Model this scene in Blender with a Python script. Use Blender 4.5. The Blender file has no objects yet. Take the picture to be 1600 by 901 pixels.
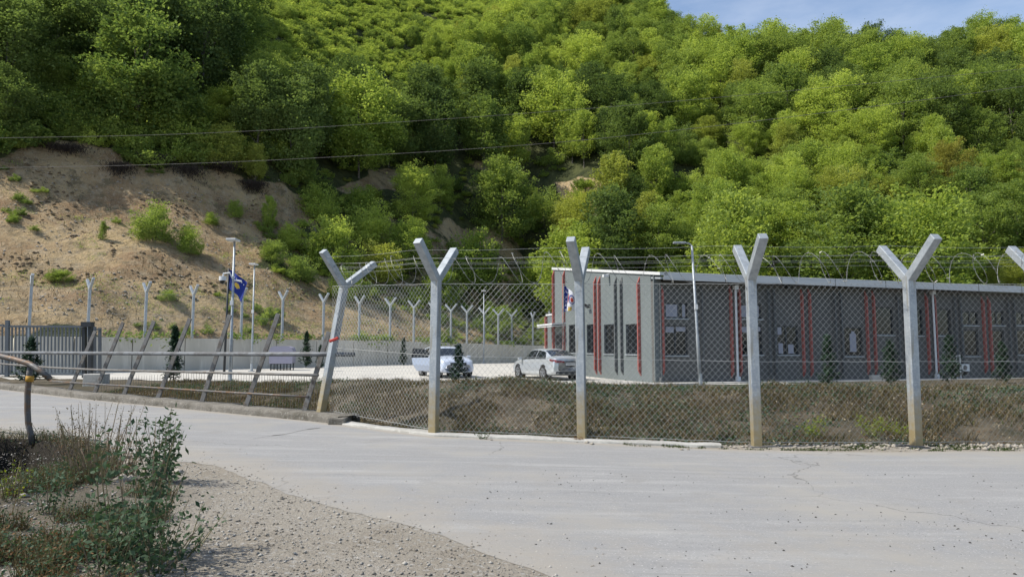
import bpy, math, random
import numpy as np
from mathutils import Vector, Matrix
random.seed(7); rng = np.random.default_rng(7)
R = math.radians
SC = bpy.context.scene
COL = SC.collection
# ---------------------------------------------------------------- camera, world, sun, exposure
FPX = 1120.0; EYE = 1.5; PITCH = R(5.08)
cd = bpy.data.cameras.new('camera'); cam = bpy.data.objects.new('camera', cd); COL.objects.link(cam)
cam.location = (0, 0, EYE); cam.rotation_euler = (R(90) + PITCH, 0, 0)
cd.sensor_width = 36; cd.lens = 36 * FPX / 1600; cd.clip_end = 3000; cd.clip_start = .05
SC.camera = cam
SUN_AZ = -10; SUN_EL = 51            # azimuth measured from -X (left) towards +Y (away)
sdir = Vector((-math.cos(R(SUN_AZ)) * math.cos(R(SUN_EL)), math.sin(R(SUN_AZ)) * math.cos(R(SUN_EL)), math.sin(R(SUN_EL))))
w = bpy.data.worlds.new('World'); SC.world = w; w.use_nodes = True
nt = w.node_tree; sky = nt.nodes.new('ShaderNodeTexSky'); sky.sky_type = 'NISHITA'; sky.sun_disc = False
sky.sun_elevation = R(SUN_EL); sky.sun_rotation = math.atan2(sdir.x, sdir.y)
sky.air_density = 1.0; sky.dust_density = 1.2; sky.ozone_density = 1.0
_tc = nt.nodes.new('ShaderNodeTexCoord'); _mp = nt.nodes.new('ShaderNodeMapping'); _mp.inputs['Scale'].default_value = (1, 1, 3.2); _mp.inputs['Location'].default_value = (.35, .1, .2); nt.links.new(_tc.outputs['Generated'], _mp.inputs[0])
_nz = nt.nodes.new('ShaderNodeTexNoise'); _nz.inputs['Scale'].default_value = 2.6; _nz.inputs['Detail'].default_value = 8; _nz.inputs['Roughness'].default_value = .6; nt.links.new(_mp.outputs[0], _nz.inputs[0])
_mr = nt.nodes.new('ShaderNodeMapRange'); _mr.inputs[1].default_value = .47; _mr.inputs[2].default_value = .8; _mr.inputs[4].default_value = .32; nt.links.new(_nz.outputs[0], _mr.inputs[0])
_mx = nt.nodes.new('ShaderNodeMix'); _mx.data_type = 'RGBA'; _mx.inputs[7].default_value = (6.2, 6.4, 6.8, 1); nt.links.new(_mr.outputs[0], _mx.inputs[0]); nt.links.new(sky.outputs[0], _mx.inputs[6])
nt.links.new(_mx.outputs[2], nt.nodes['Background'].inputs[0]); nt.nodes['Background'].inputs[1].default_value = .15
sl = bpy.data.lights.new('sun', 'SUN'); sl.energy = 4.0; sl.angle = R(.55); sl.color = (1, .95, .86)
so = bpy.data.objects.new('sun', sl); COL.objects.link(so); so.rotation_euler = sdir.to_track_quat('Z', 'Y').to_euler()
vs = SC.view_settings; vs.view_transform = 'Standard'; vs.look = 'None'; vs.gamma = 1; vs.exposure = .38
SC.cycles.max_bounces = 6; SC.cycles.diffuse_bounces = 3; SC.cycles.transparent_max_bounces = 8
SC.cycles.use_denoising = True

# ---------------------------------------------------------------- picture <-> place helpers
CP, SP = math.cos(PITCH), math.sin(PITCH)
def ray(px, py):
    u = (px - 800) / FPX; v = (450.5 - py) / FPX
    return np.array([u, CP - v * SP, SP + v * CP])
def at(px, py, Y):
    r = ray(px, py); return Vector((r[0] * Y / r[1], Y, EYE + r[2] * Y / r[1]))
def proj(X, Y, Z):
    dy = np.asarray(Y, float); dz = np.asarray(Z, float) - EYE
    f = dy * CP + dz * SP; f = np.where(f > .1, f, .1)
    return 800 + FPX * np.asarray(X) / f, 450.5 - FPX * (dz * CP - dy * SP) / f
def vnoise(X, Y, s=1.0, seed=0):
    X = np.asarray(X, float) / s; Y = np.asarray(Y, float) / s
    xi = np.floor(X).astype(np.int64); yi = np.floor(Y).astype(np.int64); fx = X - xi; fy = Y - yi
    fx = fx * fx * (3 - 2 * fx); fy = fy * fy * (3 - 2 * fy)
    def h(a, b):
        n = (a * 374761393 + b * 668265263 + seed * 1442695041) & 0x7fffffff
        n = ((n ^ (n >> 13)) * 1274126177) & 0x7fffffff
        return ((n ^ (n >> 16)) & 0xffff) / 65535.0
    return (h(xi, yi) * (1 - fx) + h(xi + 1, yi) * fx) * (1 - fy) + (h(xi, yi + 1) * (1 - fx) + h(xi + 1, yi + 1) * fx) * fy
def fbm(X, Y, s, seed=0, o=4):
    t = 0; a = .5
    for i in range(o): t = t + a * (vnoise(X, Y, s / 2 ** i, seed + i * 17) - .5); a *= .5
    return t
def sstep(a, b, x):
    t = np.clip((np.asarray(x, float) - a) / (b - a), 0, 1); return t * t * (3 - 2 * t)

# ---------------------------------------------------------------- terrain
EX = [-60, -30, -16.5, -11.3, -3.9, -1.34, 1.17, 3.9, 6.45, 12, 60]
EY = [50, 32, 23, 19.2, 14.4, 12.3, 11.85, 11.35, 11.3, 11.4, 13]
NX = [-60, -30, -16, -8.7, -3.7, -1.4, .2, 2, 3.4]
NY = [44, 26.5, 17.6, 12.2, 8.9, 6.5, 4.8, 2, -2]
FX = [-140, -60, -27, -9.8, 2.0, 9, 18, 45, 90, 220]
FY = [24, 26, 40, 57, 74, 71, 62, 57, 58, 60]
def Yfar(X): return np.interp(X, EX, EY)
def Ynear(X): return np.where(np.asarray(X) > 3.4, -12.0, np.interp(X, NX, NY))
def Yfoot(X): return np.interp(X, FX, FY)
def zroad(X): return .018 * np.clip(3 - np.asarray(X, float), 0, 24)
def G(X, Y):
    X = np.asarray(X, float); Y = np.asarray(Y, float)
    s = (Y - Yfar(X)) * np.interp(X, [-6, -2], [.84, 1])
    zr = zroad(X)
    top = np.interp(X, [-20, -14, -8, -5, -2, 0, 3, 12], [-.12, 0, .22, .42, .58, .68, .62, .6])
    pr = np.where(s < 1.0, -.14 * sstep(.45, 1.0, s), -.14 + (top + .14) * sstep(.9, 5.2, s))
    yard = np.interp(Y, [25, 33, 57, 74, 100], [.13, .17, .5, .45, .5])
    k = sstep(6.2, 11.5, s)
    z = (zr + pr) * (1 - k) + yard * k
    lump = fbm(X, Y, 1.6, 3) * .36 * sstep(.8, 2, s) * (1 - sstep(5, 8, s)) + fbm(X, Y, .5, 5, 2) * .14 * sstep(.8, 2, s) * (1 - sstep(5, 8, s))
    z = z + lump
    # rough shoulder on the near side of the road, and the culvert pit
    near = sstep(.1, 1.2, (Ynear(X) - Y) * .7)
    z = z + near * (fbm(X, Y, 1.2, 9) * .10 + fbm(X, Y, .3, 11, 3) * .05)
    z = z + near * sstep(-1.5, -4.5, X) * .05
    a = (X + 6.35) * -.56 + (Y - 9.0) * .83; b = (X + 6.35) * .83 + (Y - 9.0) * .56
    q = np.sqrt((a / 2.3) ** 2 + (b / 1.0) ** 2) + fbm(X, Y, .7, 21, 3) * .35
    z = z - 2.0 * (1 - sstep(.80, .98, q)) * (X < -3)
    return z
def ground_hit(px, py, f=None, y0=2.0, y1=260, n=3000):
    f = f or T
    r = ray(px, py); Y = np.geomspace(y0, y1, n); X = r[0] / r[1] * Y; Z = EYE + r[2] / r[1] * Y
    g = f(X, Y); i = np.argmax(Z <= g)
    if Z[i] > g[i]: return None
    return Vector((X[i], Y[i], g[i]))
CREST_U = [-1, .12, .18, .24, .30, .36, .395, .44, .53, .62, .72, 1.2]
CREST_T = [.64, .62, .485, .437, .421, .403, .395, .412, .422, .422, .418, .405]
_fx = np.arange(-200., 300., 2.); _fy = np.convolve(np.pad(np.interp(_fx, FX, FY), 14, 'edge'), np.ones(29) / 29, 'valid')
def Yfsm(X): return np.interp(X, _fx, _fy)
def hill_raw(X, Y):
    X = np.asarray(X, float); Y = np.asarray(Y, float)
    u = X / np.maximum(Y, 5)
    dy = Y - Yfoot(X); dy = Y - (Yfoot(X) + (Yfsm(X) - Yfoot(X)) * sstep(3, 55, dy))
    d = np.minimum(dy, 22) * np.interp(X, [-60, -27, 2, 15], [.9, .76, .76, .98]) + np.maximum(dy - 22, 0) * 1.0
    zf = np.interp(X, [-30, 2, 20], [2.3, 2.15, 1.3])
    cl = 1 - sstep(-.36, -.25, u)
    talus = np.where(d < 15, .68 * d, np.where(d < 24, 10.2 + (d - 15) * 1.12, 20.3 + (d - 24) * .70))
    mid = np.where(d < 10, .5 * d, 5 + (d - 10) * .80)
    m2 = 1 - sstep(.08, .22, u)
    mid = mid * m2 + (1 - m2) * (np.where(d < 6, .35 * d, 2.1 + (d - 6) * .80))
    h = zf + talus * cl + mid * (1 - cl)
    n = fbm(X, Y, 26, 31, 4) * 9 * sstep(8, 40, d) + fbm(X, Y, 6, 41, 3) * 1.6 * sstep(0, 6, d) + fbm(X, Y, 1.6, 51, 3) * .5 * sstep(0, 3, d)
    gull = -3.0 * np.exp(-((u + .055 + .0015 * (d - 20)) / .022) ** 2) * sstep(4, 12, d) * (1 - sstep(26, 40, d))
    # rills worn down the bare bank
    rill = -np.abs(vnoise(X * .9 + fbm(X, Y, 4, 61) * 3, Y * .25, 1.2, 66) - .5) * .9 * cl * sstep(8, 14, d) * (1 - sstep(22, 26, d))
    return h + n + gull + rill
_U = np.linspace(-1.3, 1.6, 160); _YR = []
for _u in _U:
    yy = np.arange(70., 330., 1.); zz = hill_raw(_u * yy, yy); t = np.interp(_u, CREST_U, CREST_T)
    k = np.argmax((zz - EYE) / yy > t); _YR.append(yy[k] if (zz[k] - EYE) / yy[k] > t else 300)
_YR = np.array(_YR); _YR = np.convolve(np.pad(_YR, 4, 'edge'), np.ones(9) / 9, 'valid')
def hill(X, Y):
    X = np.asarray(X, float); Y = np.asarray(Y, float)
    u = X / np.maximum(Y, 5); yr = np.interp(u, _U, _YR)
    k = np.minimum(1, yr / np.maximum(Y, 5))
    z = hill_raw(X * k, Y * k)
    return z - np.maximum(0, Y - yr) * .35
def T(X, Y):
    X = np.asarray(X, float); Y = np.asarray(Y, float)
    return np.where(Y > Yfoot(X), hill(X, Y), G(X, Y))

# ---------------------------------------------------------------- object helpers
def link(o, parent=None, label=None, cat=None, group=None, kind=None):
    COL.objects.link(o)
    if parent is not None: o.parent = parent
    if label: o['label'] = label
    if cat: o['category'] = cat
    if group: o['group'] = group
    if kind: o['kind'] = kind
    return o
def empty(name, loc=(0, 0, 0), rz=0, label=None, cat=None, group=None):
    o = bpy.data.objects.new(name, None); o.location = loc; o.rotation_euler = (0, 0, rz); o.empty_display_size = .2
    return link(o, None, label, cat, group)
def dup(root, loc=None, rz=None, scale=None, label=None):
    r = root.copy(); COL.objects.link(r)
    if loc is not None: r.location = loc
    if rz is not None: r.rotation_euler = (0, 0, rz)
    if scale is not None: r.scale = scale
    if label: r['label'] = label
    for ch in list(root.children):
        c = ch.copy(); COL.objects.link(c); c.parent = r
        for g in list(ch.children):
            e = g.copy(); COL.objects.link(e); e.parent = c
    return r
def npmesh(name, V, F, mats=(), smooth=False):
    V = np.asarray(V, np.float32); F = np.asarray(F, np.int32); m = bpy.data.meshes.new(name)
    k = F.shape[1]; m.vertices.add(len(V)); m.vertices.foreach_set('co', V.ravel())
    m.loops.add(F.size); m.loops.foreach_set('vertex_index', F.ravel()); m.polygons.add(len(F))
    m.polygons.foreach_set('loop_start', np.arange(0, F.size, k, dtype=np.int32)); m.polygons.foreach_set('loop_total', np.full(len(F), k, np.int32))
    if smooth: m.polygons.foreach_set('use_smooth', np.ones(len(F), bool))
    m.update(calc_edges=True)
    for x in mats: m.materials.append(x)
    return m
def npobj(name, V, F, mat, parent=None, smooth=False, **kw):
    o = bpy.data.objects.new(name, npmesh(name, V, F, [mat], smooth)); return link(o, parent, **kw)
class MB:
    def __init__(s): s.v = []; s.f = []
    def box(s, c, size, rot=None):
        hx, hy, hz = [q / 2 for q in size]; n = len(s.v); M = rot or Matrix.Identity(3)
        for i in range(8):
            p = Vector((hx if i & 1 else -hx, hy if i & 2 else -hy, hz if i & 4 else -hz)); s.v.append(Vector(c) + M @ p)
        s.f += [tuple(n + k for k in q) for q in ((0, 2, 3, 1), (4, 5, 7, 6), (0, 1, 5, 4), (2, 6, 7, 3), (0, 4, 6, 2), (1, 3, 7, 5))]
        return s
    def hexa(s, pts):     # 4 bottom (ccw), 4 top
        n = len(s.v); s.v += [Vector(p) for p in pts]
        s.f += [tuple(n + k for k in q) for q in ((3, 2, 1, 0), (4, 5, 6, 7), (0, 1, 5, 4), (1, 2, 6, 5), (2, 3, 7, 6), (3, 0, 4, 7))]
        return s
    def poly(s, pts):
        n = len(s.v); s.v += [Vector(p) for p in pts]; s.f.append(tuple(range(n, n + len(pts)))); return s
    def tube(s, pts, r, k=8, cap=True, r2=None):
        pts = [Vector(p) for p in pts]; n0 = len(s.v); L = len(pts); up = None
        for i, p in enumerate(pts):
            d = (pts[min(i + 1, L - 1)] - pts[max(i - 1, 0)]).normalized()
            if up is None: up = Vector((0, 0, 1)) if abs(d.z) < .9 else Vector((1, 0, 0))
            a = d.cross(up).normalized(); b = a.cross(d).normalized(); up = b
            rr = r if r2 is None else r + (r2 - r) * i / (L - 1)
            for j in range(k):
                t = 2 * math.pi * (j + .5) / k; s.v.append(p + a * math.cos(t) * rr + b * math.sin(t) * rr)
        for i in range(L - 1):
            for j in range(k):
                q = n0 + i * k; s.f.append((q + j, q + (j + 1) % k, q + k + (j + 1) % k, q + k + j))
        if cap: s.f.append(tuple(n0 + j for j in range(k))[::-1]); s.f.append(tuple(n0 + (L - 1) * k + j for j in range(k)))
        return s
    def bar(s, a, b, wx, wy, side=None):   # square bar from a to b
        a = Vector(a); b = Vector(b); d = (b - a).normalized(); sd = Vector(side) if side else (Vector((1, 0, 0)) if abs(d.x) < .9 else Vector((0, 1, 0)))
        q = d.cross(sd).normalized(); sd = q.cross(d).normalized(); P = []
        for c in (a, b):
            for i, j in ((-1, -1), (1, -1), (1, 1), (-1, 1)): P.append(c + sd * i * wx / 2 + q * j * wy / 2)
        return s.hexa(P)
    def build(s, name, mat, parent=None, smooth=False, bevel=0, **kw):
        m = bpy.data.meshes.new(name); m.from_pydata([tuple(v) for v in s.v], [], s.f); m.materials.append(mat)
        if smooth: m.polygons.foreach_set('use_smooth', np.ones(len(m.polygons), bool))
        m.update(); o = bpy.data.objects.new(name, m); link(o, parent, **kw)
        if bevel:
            b = o.modifiers.new('bevel', 'BEVEL'); b.width = bevel; b.segments = 2; b.limit_method = 'ANGLE'
        return o

# ---------------------------------------------------------------- materials
def mat(name, base=(.5, .5, .5), rough=.7, metal=0, spec=.3, noise=None, bump=None, build=None):
    """noise = list of (scale, colour2, lo, hi, detail) mixed in turn; bump = (scale, strength, distance)"""
    m = bpy.data.materials.new(name); m.use_nodes = True; t = m.node_tree; N = t.nodes; L = t.links
    b = N['Principled BSDF']; b.inputs['Roughness'].default_value = rough; b.inputs['Metallic'].default_value = metal
    b.inputs['Specular IOR Level'].default_value = spec; b.inputs['Base Color'].default_value = (*base, 1)
    tc = N.new('ShaderNodeTexCoord'); src = None
    for i, (sc, c2, lo, hi, det) in enumerate(noise or []):
        nz = N.new('ShaderNodeTexNoise'); nz.inputs['Detail'].default_value = det; nz.inputs['Roughness'].default_value = .65
        if isinstance(sc, tuple):
            mp = N.new('ShaderNodeMapping'); mp.inputs['Scale'].default_value = sc; L.new(tc.outputs['Object'], mp.inputs[0]); L.new(mp.outputs[0], nz.inputs[0]); nz.inputs['Scale'].default_value = 1
        else: L.new(tc.outputs['Object'], nz.inputs[0]); nz.inputs['Scale'].default_value = sc
        mr = N.new('ShaderNodeMapRange'); mr.inputs[1].default_value = lo; mr.inputs[2].default_value = hi; L.new(nz.outputs[0], mr.inputs[0])
        mx = N.new('ShaderNodeMix'); mx.data_type = 'RGBA'; L.new(mr.outputs[0], mx.inputs[0])
        if src is None: mx.inputs[6].default_value = (*base, 1)
        else: L.new(src, mx.inputs[6])
        mx.inputs[7].default_value = (*c2, 1); src = mx.outputs[2]
    if src is not None: L.new(src, b.inputs['Base Color'])
    if bump:
        nz = N.new('ShaderNodeTexNoise'); nz.inputs['Scale'].default_value = bump[0]; nz.inputs['Detail'].default_value = 8; nz.inputs['Roughness'].default_value = .7
        L.new(tc.outputs['Object'], nz.inputs[0]); bp = N.new('ShaderNodeBump'); bp.inputs['Strength'].default_value = bump[1]; bp.inputs['Distance'].default_value = bump[2]
        L.new(nz.outputs[0], bp.inputs['Height']); L.new(bp.outputs[0], b.inputs['Normal'])
    if build: build(m, t, b, tc, src)
    return m
def leafmat(name, c1, c2, trans=.35, tcol=None, rnd=.5, rough=.55):
    m = bpy.data.materials.new(name); m.use_nodes = True; t = m.node_tree; N = t.nodes; L = t.links; b = N['Principled BSDF']; out = N['Material Output']
    g = N.new('ShaderNodeNewGeometry'); oi = N.new('ShaderNodeObjectInfo'); tc = N.new('ShaderNodeTexCoord')
    nz = N.new('ShaderNodeTexNoise'); nz.inputs['Scale'].default_value = .55; nz.inputs['Detail'].default_value = 2; L.new(tc.outputs['Object'], nz.inputs[0])
    a = N.new('ShaderNodeMath'); a.operation = 'MULTIPLY'; a.inputs[1].default_value = .62; L.new(g.outputs['Random Per Island'], a.inputs[0])
    a2 = N.new('ShaderNodeMath'); a2.operation = 'MULTIPLY_ADD'; a2.inputs[1].default_value = rnd; L.new(oi.outputs['Random'], a2.inputs[0]); L.new(a.outputs[0], a2.inputs[2])
    a3 = N.new('ShaderNodeMath'); a3.operation = 'MULTIPLY_ADD'; a3.inputs[1].default_value = .5; L.new(nz.outputs[0], a3.inputs[0]); L.new(a2.outputs[0], a3.inputs[2])
    mr = N.new('ShaderNodeMapRange'); mr.inputs[1].default_value = .22; mr.inputs[2].default_value = 1.25; L.new(a3.outputs[0], mr.inputs[0])
    mx = N.new('ShaderNodeMix'); mx.data_type = 'RGBA'; mx.inputs[6].default_value = (*c1, 1); mx.inputs[7].default_value = (*c2, 1); L.new(mr.outputs[0], mx.inputs[0])
    L.new(mx.outputs[2], b.inputs['Base Color']); b.inputs['Roughness'].default_value = rough; b.inputs['Specular IOR Level'].default_value = .12
    tr = N.new('ShaderNodeBsdfTranslucent'); hs = N.new('ShaderNodeMix'); hs.data_type = 'RGBA'; hs.blend_type = 'MULTIPLY'; hs.inputs[0].default_value = 1
    hs.inputs[7].default_value = (*(tcol or (1.9, 1.75, .7)), 1); L.new(mx.outputs[2], hs.inputs[6]); L.new(hs.outputs[2], tr.inputs[0])
    ms = N.new('ShaderNodeMixShader'); ms.inputs[0].default_value = trans; L.new(b.outputs[0], ms.inputs[1]); L.new(tr.outputs[0], ms.inputs[2]); L.new(ms.outputs[0], out.inputs[0])
    return m
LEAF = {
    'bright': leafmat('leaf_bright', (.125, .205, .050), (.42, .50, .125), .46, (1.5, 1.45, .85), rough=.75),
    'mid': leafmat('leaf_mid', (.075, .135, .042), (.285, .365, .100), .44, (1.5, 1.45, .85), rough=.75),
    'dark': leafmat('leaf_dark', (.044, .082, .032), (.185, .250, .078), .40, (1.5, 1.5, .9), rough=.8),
    'yellow': leafmat('leaf_yellow', (.17, .22, .050), (.42, .45, .115), .44, (1.4, 1.38, .85), rough=.75),
    'orange': leafmat('leaf_orange', (.18, .19, .045), (.33, .31, .08), .40, (1.4, 1.35, .9), rough=.75),
}
M = {}
M['bark'] = mat('bark', (.20, .18, .15), .9, noise=[(6, (.06, .05, .04), .4, .6, 5)], bump=(12, .5, .05))
M['galv'] = mat('galvanised_steel', (.38, .41, .43), .5, .3, .4, noise=[(7, (.28, .31, .33), .4, .62, 6), (17, (.27, .22, .15), .66, .72, 4)])
M['galv_dull'] = mat('dull_steel', (.19, .185, .175), .7, .2, .3, noise=[(9, (.13, .11, .09), .45, .65, 6)])
def post_build(m, t, b, tc, src):   # weathered steel: brown dirt splashed up the foot of the post
    N = t.nodes; L = t.links; sp = N.new('ShaderNodeSeparateXYZ'); L.new(tc.outputs['Object'], sp.inputs[0])
    nz = N.new('ShaderNodeTexNoise'); nz.inputs['Scale'].default_value = 9; nz.inputs['Detail'].default_value = 5; L.new(tc.outputs['Object'], nz.inputs[0])
    mp = N.new('ShaderNodeMapping'); mp.inputs['Scale'].default_value = (14, 14, 1.2); n2 = N.new('ShaderNodeTexNoise'); n2.inputs['Detail'].default_value = 6; L.new(tc.outputs['Object'], mp.inputs[0]); L.new(mp.outputs[0], n2.inputs[0]); n2.inputs['Scale'].default_value = 1
    st = N.new('ShaderNodeMapRange'); st.inputs[1].default_value = .53; st.inputs[2].default_value = .68; L.new(n2.outputs[0], st.inputs[0])
    s1 = N.new('ShaderNodeMath'); s1.operation = 'MULTIPLY_ADD'; s1.inputs[1].default_value = -1.4; L.new(nz.outputs[0], s1.inputs[0]); L.new(sp.outputs[2], s1.inputs[2])
    mr = N.new('ShaderNodeMapRange'); mr.inputs[1].default_value = .35; mr.inputs[2].default_value = -.55; L.new(s1.outputs[0], mr.inputs[0])
    m0 = N.new('ShaderNodeMix'); m0.data_type = 'RGBA'; L.new(st.outputs[0], m0.inputs[0]); L.new(src, m0.inputs[6]); m0.inputs[7].default_value = (.26, .25, .21, 1)
    mx = N.new('ShaderNodeMix'); mx.data_type = 'RGBA'; L.new(mr.outputs[0], mx.inputs[0]); L.new(m0.outputs[2], mx.inputs[6]); mx.inputs[7].default_value = (.30, .24, .13, 1); L.new(mx.outputs[2], b.inputs['Base Color'])
M['post'] = mat('fence_post_steel', (.34, .37, .39), .5, .25, .4, noise=[(5, (.25, .28, .31), .4, .62, 6), (28, (.44, .46, .47), .5, .7, 4)], build=post_build)
M['pipe'] = mat('pipe_steel', (.17, .18, .19), .6, .2, .3, noise=[((1.5, 6, 6), (.11, .11, .11), .45, .6, 5)])
M['coil'] = mat('razor_wire', (.30, .30, .28), .5, .4, .4)
M['wire'] = mat('wire', (.42, .42, .40), .5, .4, .5)
M['concrete'] = mat('concrete', (.40, .39, .36), .9, noise=[(1.2, (.31, .30, .27), .4, .6, 6), (14, (.48, .47, .43), .5, .7, 5)], bump=(30, .25, .02))
M['kerb'] = mat('kerb_concrete', (.19, .175, .15), .95, noise=[(2, (.11, .10, .08), .45, .62, 7), (16, (.30, .285, .25), .52, .7, 5)], bump=(9, .9, .06))
M['wall'] = mat('retaining_wall_concrete', (.56, .52, .44), .9, noise=[((.35, .35, .08), (.44, .41, .345), .42, .62, 5), ((3, 3, .4), (.60, .56, .48), .5, .66, 5)], bump=(14, .2, .02))
M['yard'] = mat('yard_paving', (.50, .48, .43), .9, noise=[(.5, (.42, .40, .36), .42, .6, 6), (9, (.56, .54, .49), .5, .7, 5)], bump=(25, .2, .02))
M['dark'] = mat('dark_metal', (.035, .04, .045), .5, .2)
M['gate'] = mat('gate_paint', (.10, .115, .13), .5, .1, .4)
M['render_left'] = mat('wall_render', (.15, .172, .172), .9, noise=[(.7, (.132, .152, .152), .4, .65, 5)], bump=(60, .15, .01))
M['render_dark'] = mat('fin_render', (.09, .098, .10), .85)
M['red'] = mat('red_panel', (.31, .095, .08), .6, 0, .3)
M['coping'] = mat('white_coping', (.58, .59, .58), .6, noise=[((.5, .5, 6), (.44, .45, .45), .5, .68, 6)])
M['frame'] = mat('window_frame', (.03, .035, .04), .4)
M['glass'] = mat('window_glass', (.012, .016, .019), .08, 0, .35)
M['blind'] = mat('window_blind', (.30, .31, .36), .7)
M['white'] = mat('white_plastic', (.65, .66, .66), .5)
M['black'] = mat('black_rubber', (.02, .02, .02), .7)
M['silver'] = mat('silver_paint', (.52, .55, .57), .25, .5, .7)
M['white_paint'] = mat('white_paint', (.52, .57, .66), .22, .1, .6)
M['carglass'] = mat('car_glass', (.012, .016, .02), .04, 0, .9)
M['rim'] = mat('alloy_rim', (.42, .43, .44), .3, .7)
M['tail'] = mat('tail_lamp', (.16, .01, .012), .15, 0, .6)
M['lamp_glass'] = mat('headlamp_glass', (.35, .37, .40), .1, .2, .8)
M['lilac'] = mat('lilac_plastic', (.30, .29, .36), .6)
M['blue'] = mat('blue_cloth', (.012, .03, .20), .8)
M['gold'] = mat('gold_cloth', (.55, .38, .06), .8)
M['white_cloth'] = mat('white_cloth', (.62, .62, .66), .8)
M['red_cloth'] = mat('red_cloth', (.40, .05, .04), .8)
M['rust'] = mat('rusty_pipe', (.11, .105, .10), .6, .3, .4, noise=[((3, 3, 8), (.15, .09, .05), .48, .6, 6), (12, (.22, .22, .22), .56, .7, 4)])
M['ochre'] = mat('ochre_tape', (.45, .25, .04), .7)
M['stone'] = mat('rubble_stone', (.34, .31, .265), .9, noise=[(3, (.27, .24, .19), .4, .6, 5)])
M['clod'] = mat('earth_clod', (.13, .095, .06), .95, noise=[(2, (.22, .165, .10), .45, .6, 4)])
M['pebble'] = mat('pebble', (.20, .18, .15), .9, noise=[(3.1, (.38, .36, .32), .45, .55, 2)])
M['drygrass'] = leafmat('dry_grass', (.085, .07, .035), (.22, .18, .10), .2, (1.2, 1.1, .8), .0, .8)
M['grass'] = leafmat('green_grass', (.03, .05, .014), (.075, .10, .03), .25, None, .0, .7)
M['weed'] = leafmat('weed_leaf', (.045, .08, .045), (.09, .135, .075), .25, (1.4, 1.5, .9), .1, .6)
M['weed_dark'] = leafmat('weed_dark_leaf', (.035, .065, .034), (.095, .14, .075), .2, (1.4, 1.5, .9), .1, .6)
M['weed_lime'] = leafmat('lime_leaf', (.13, .18, .02), (.24, .29, .04), .35, None, .1, .6)
M['drystem'] = mat('dry_stem', (.24, .18, .125), .9, noise=[(3, (.14, .13, .06), .4, .6, 3)])
M['rusty_weed'] = leafmat('rusty_weed_leaf', (.13, .075, .038), (.27, .16, .085), .25, (1.2, 1, .7), .1, .8)
M['conifer'] = leafmat('conifer_needle', (.018, .04, .022), (.04, .075, .04), .12, (1.3, 1.4, .9), .1, .6)
M['root'] = mat('root_mat', (.035, .026, .02), .95)

# ground: bare gravelly soil near the road, grassy soil on the bank
def ground_build(m, t, b, tc, src):
    N = t.nodes; L = t.links; at_ = N.new('ShaderNodeAttribute'); at_.attribute_name = 'bank'
    nz = N.new('ShaderNodeTexNoise'); nz.inputs['Scale'].default_value = 1.1; nz.inputs['Detail'].default_value = 8; nz.inputs['Roughness'].default_value = .7; L.new(tc.outputs['Object'], nz.inputs[0])
    cr = N.new('ShaderNodeValToRGB'); e = cr.color_ramp.elements; e[0].position = .33; e[0].color = (.040, .040, .020, 1); e[1].position = .70; e[1].color = (.15, .122, .082, 1)
    x = e.new(.5); x.color = (.078, .064, .040, 1); L.new(nz.outputs[0], cr.inputs[0])
    mx = N.new('ShaderNodeMix'); mx.data_type = 'RGBA'; L.new(at_.outputs['Fac'], mx.inputs[0]); L.new(src, mx.inputs[6]); L.new(cr.outputs[0], mx.inputs[7]); pa = N.new('ShaderNodeAttribute'); pa.attribute_name = 'pit'; mp = N.new('ShaderNodeMix'); mp.data_type = 'RGBA'; L.new(pa.outputs['Fac'], mp.inputs[0]); L.new(mx.outputs[2], mp.inputs[6]); mp.inputs[7].default_value = (.028, .024, .018, 1); L.new(mp.outputs[2], b.inputs['Base Color'])  # near-black mixed into the soil colour paints the shade of the hollow
M['ground'] = mat('gravel_soil', (.325, .292, .240), .95, noise=[(.7, (.25, .215, .165), .45, .68, 6), (22, (.40, .38, .34), .55, .66, 3), (45, (.09, .08, .065), .60, .70, 2)], bump=(30, .9, .04), build=ground_build)
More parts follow.
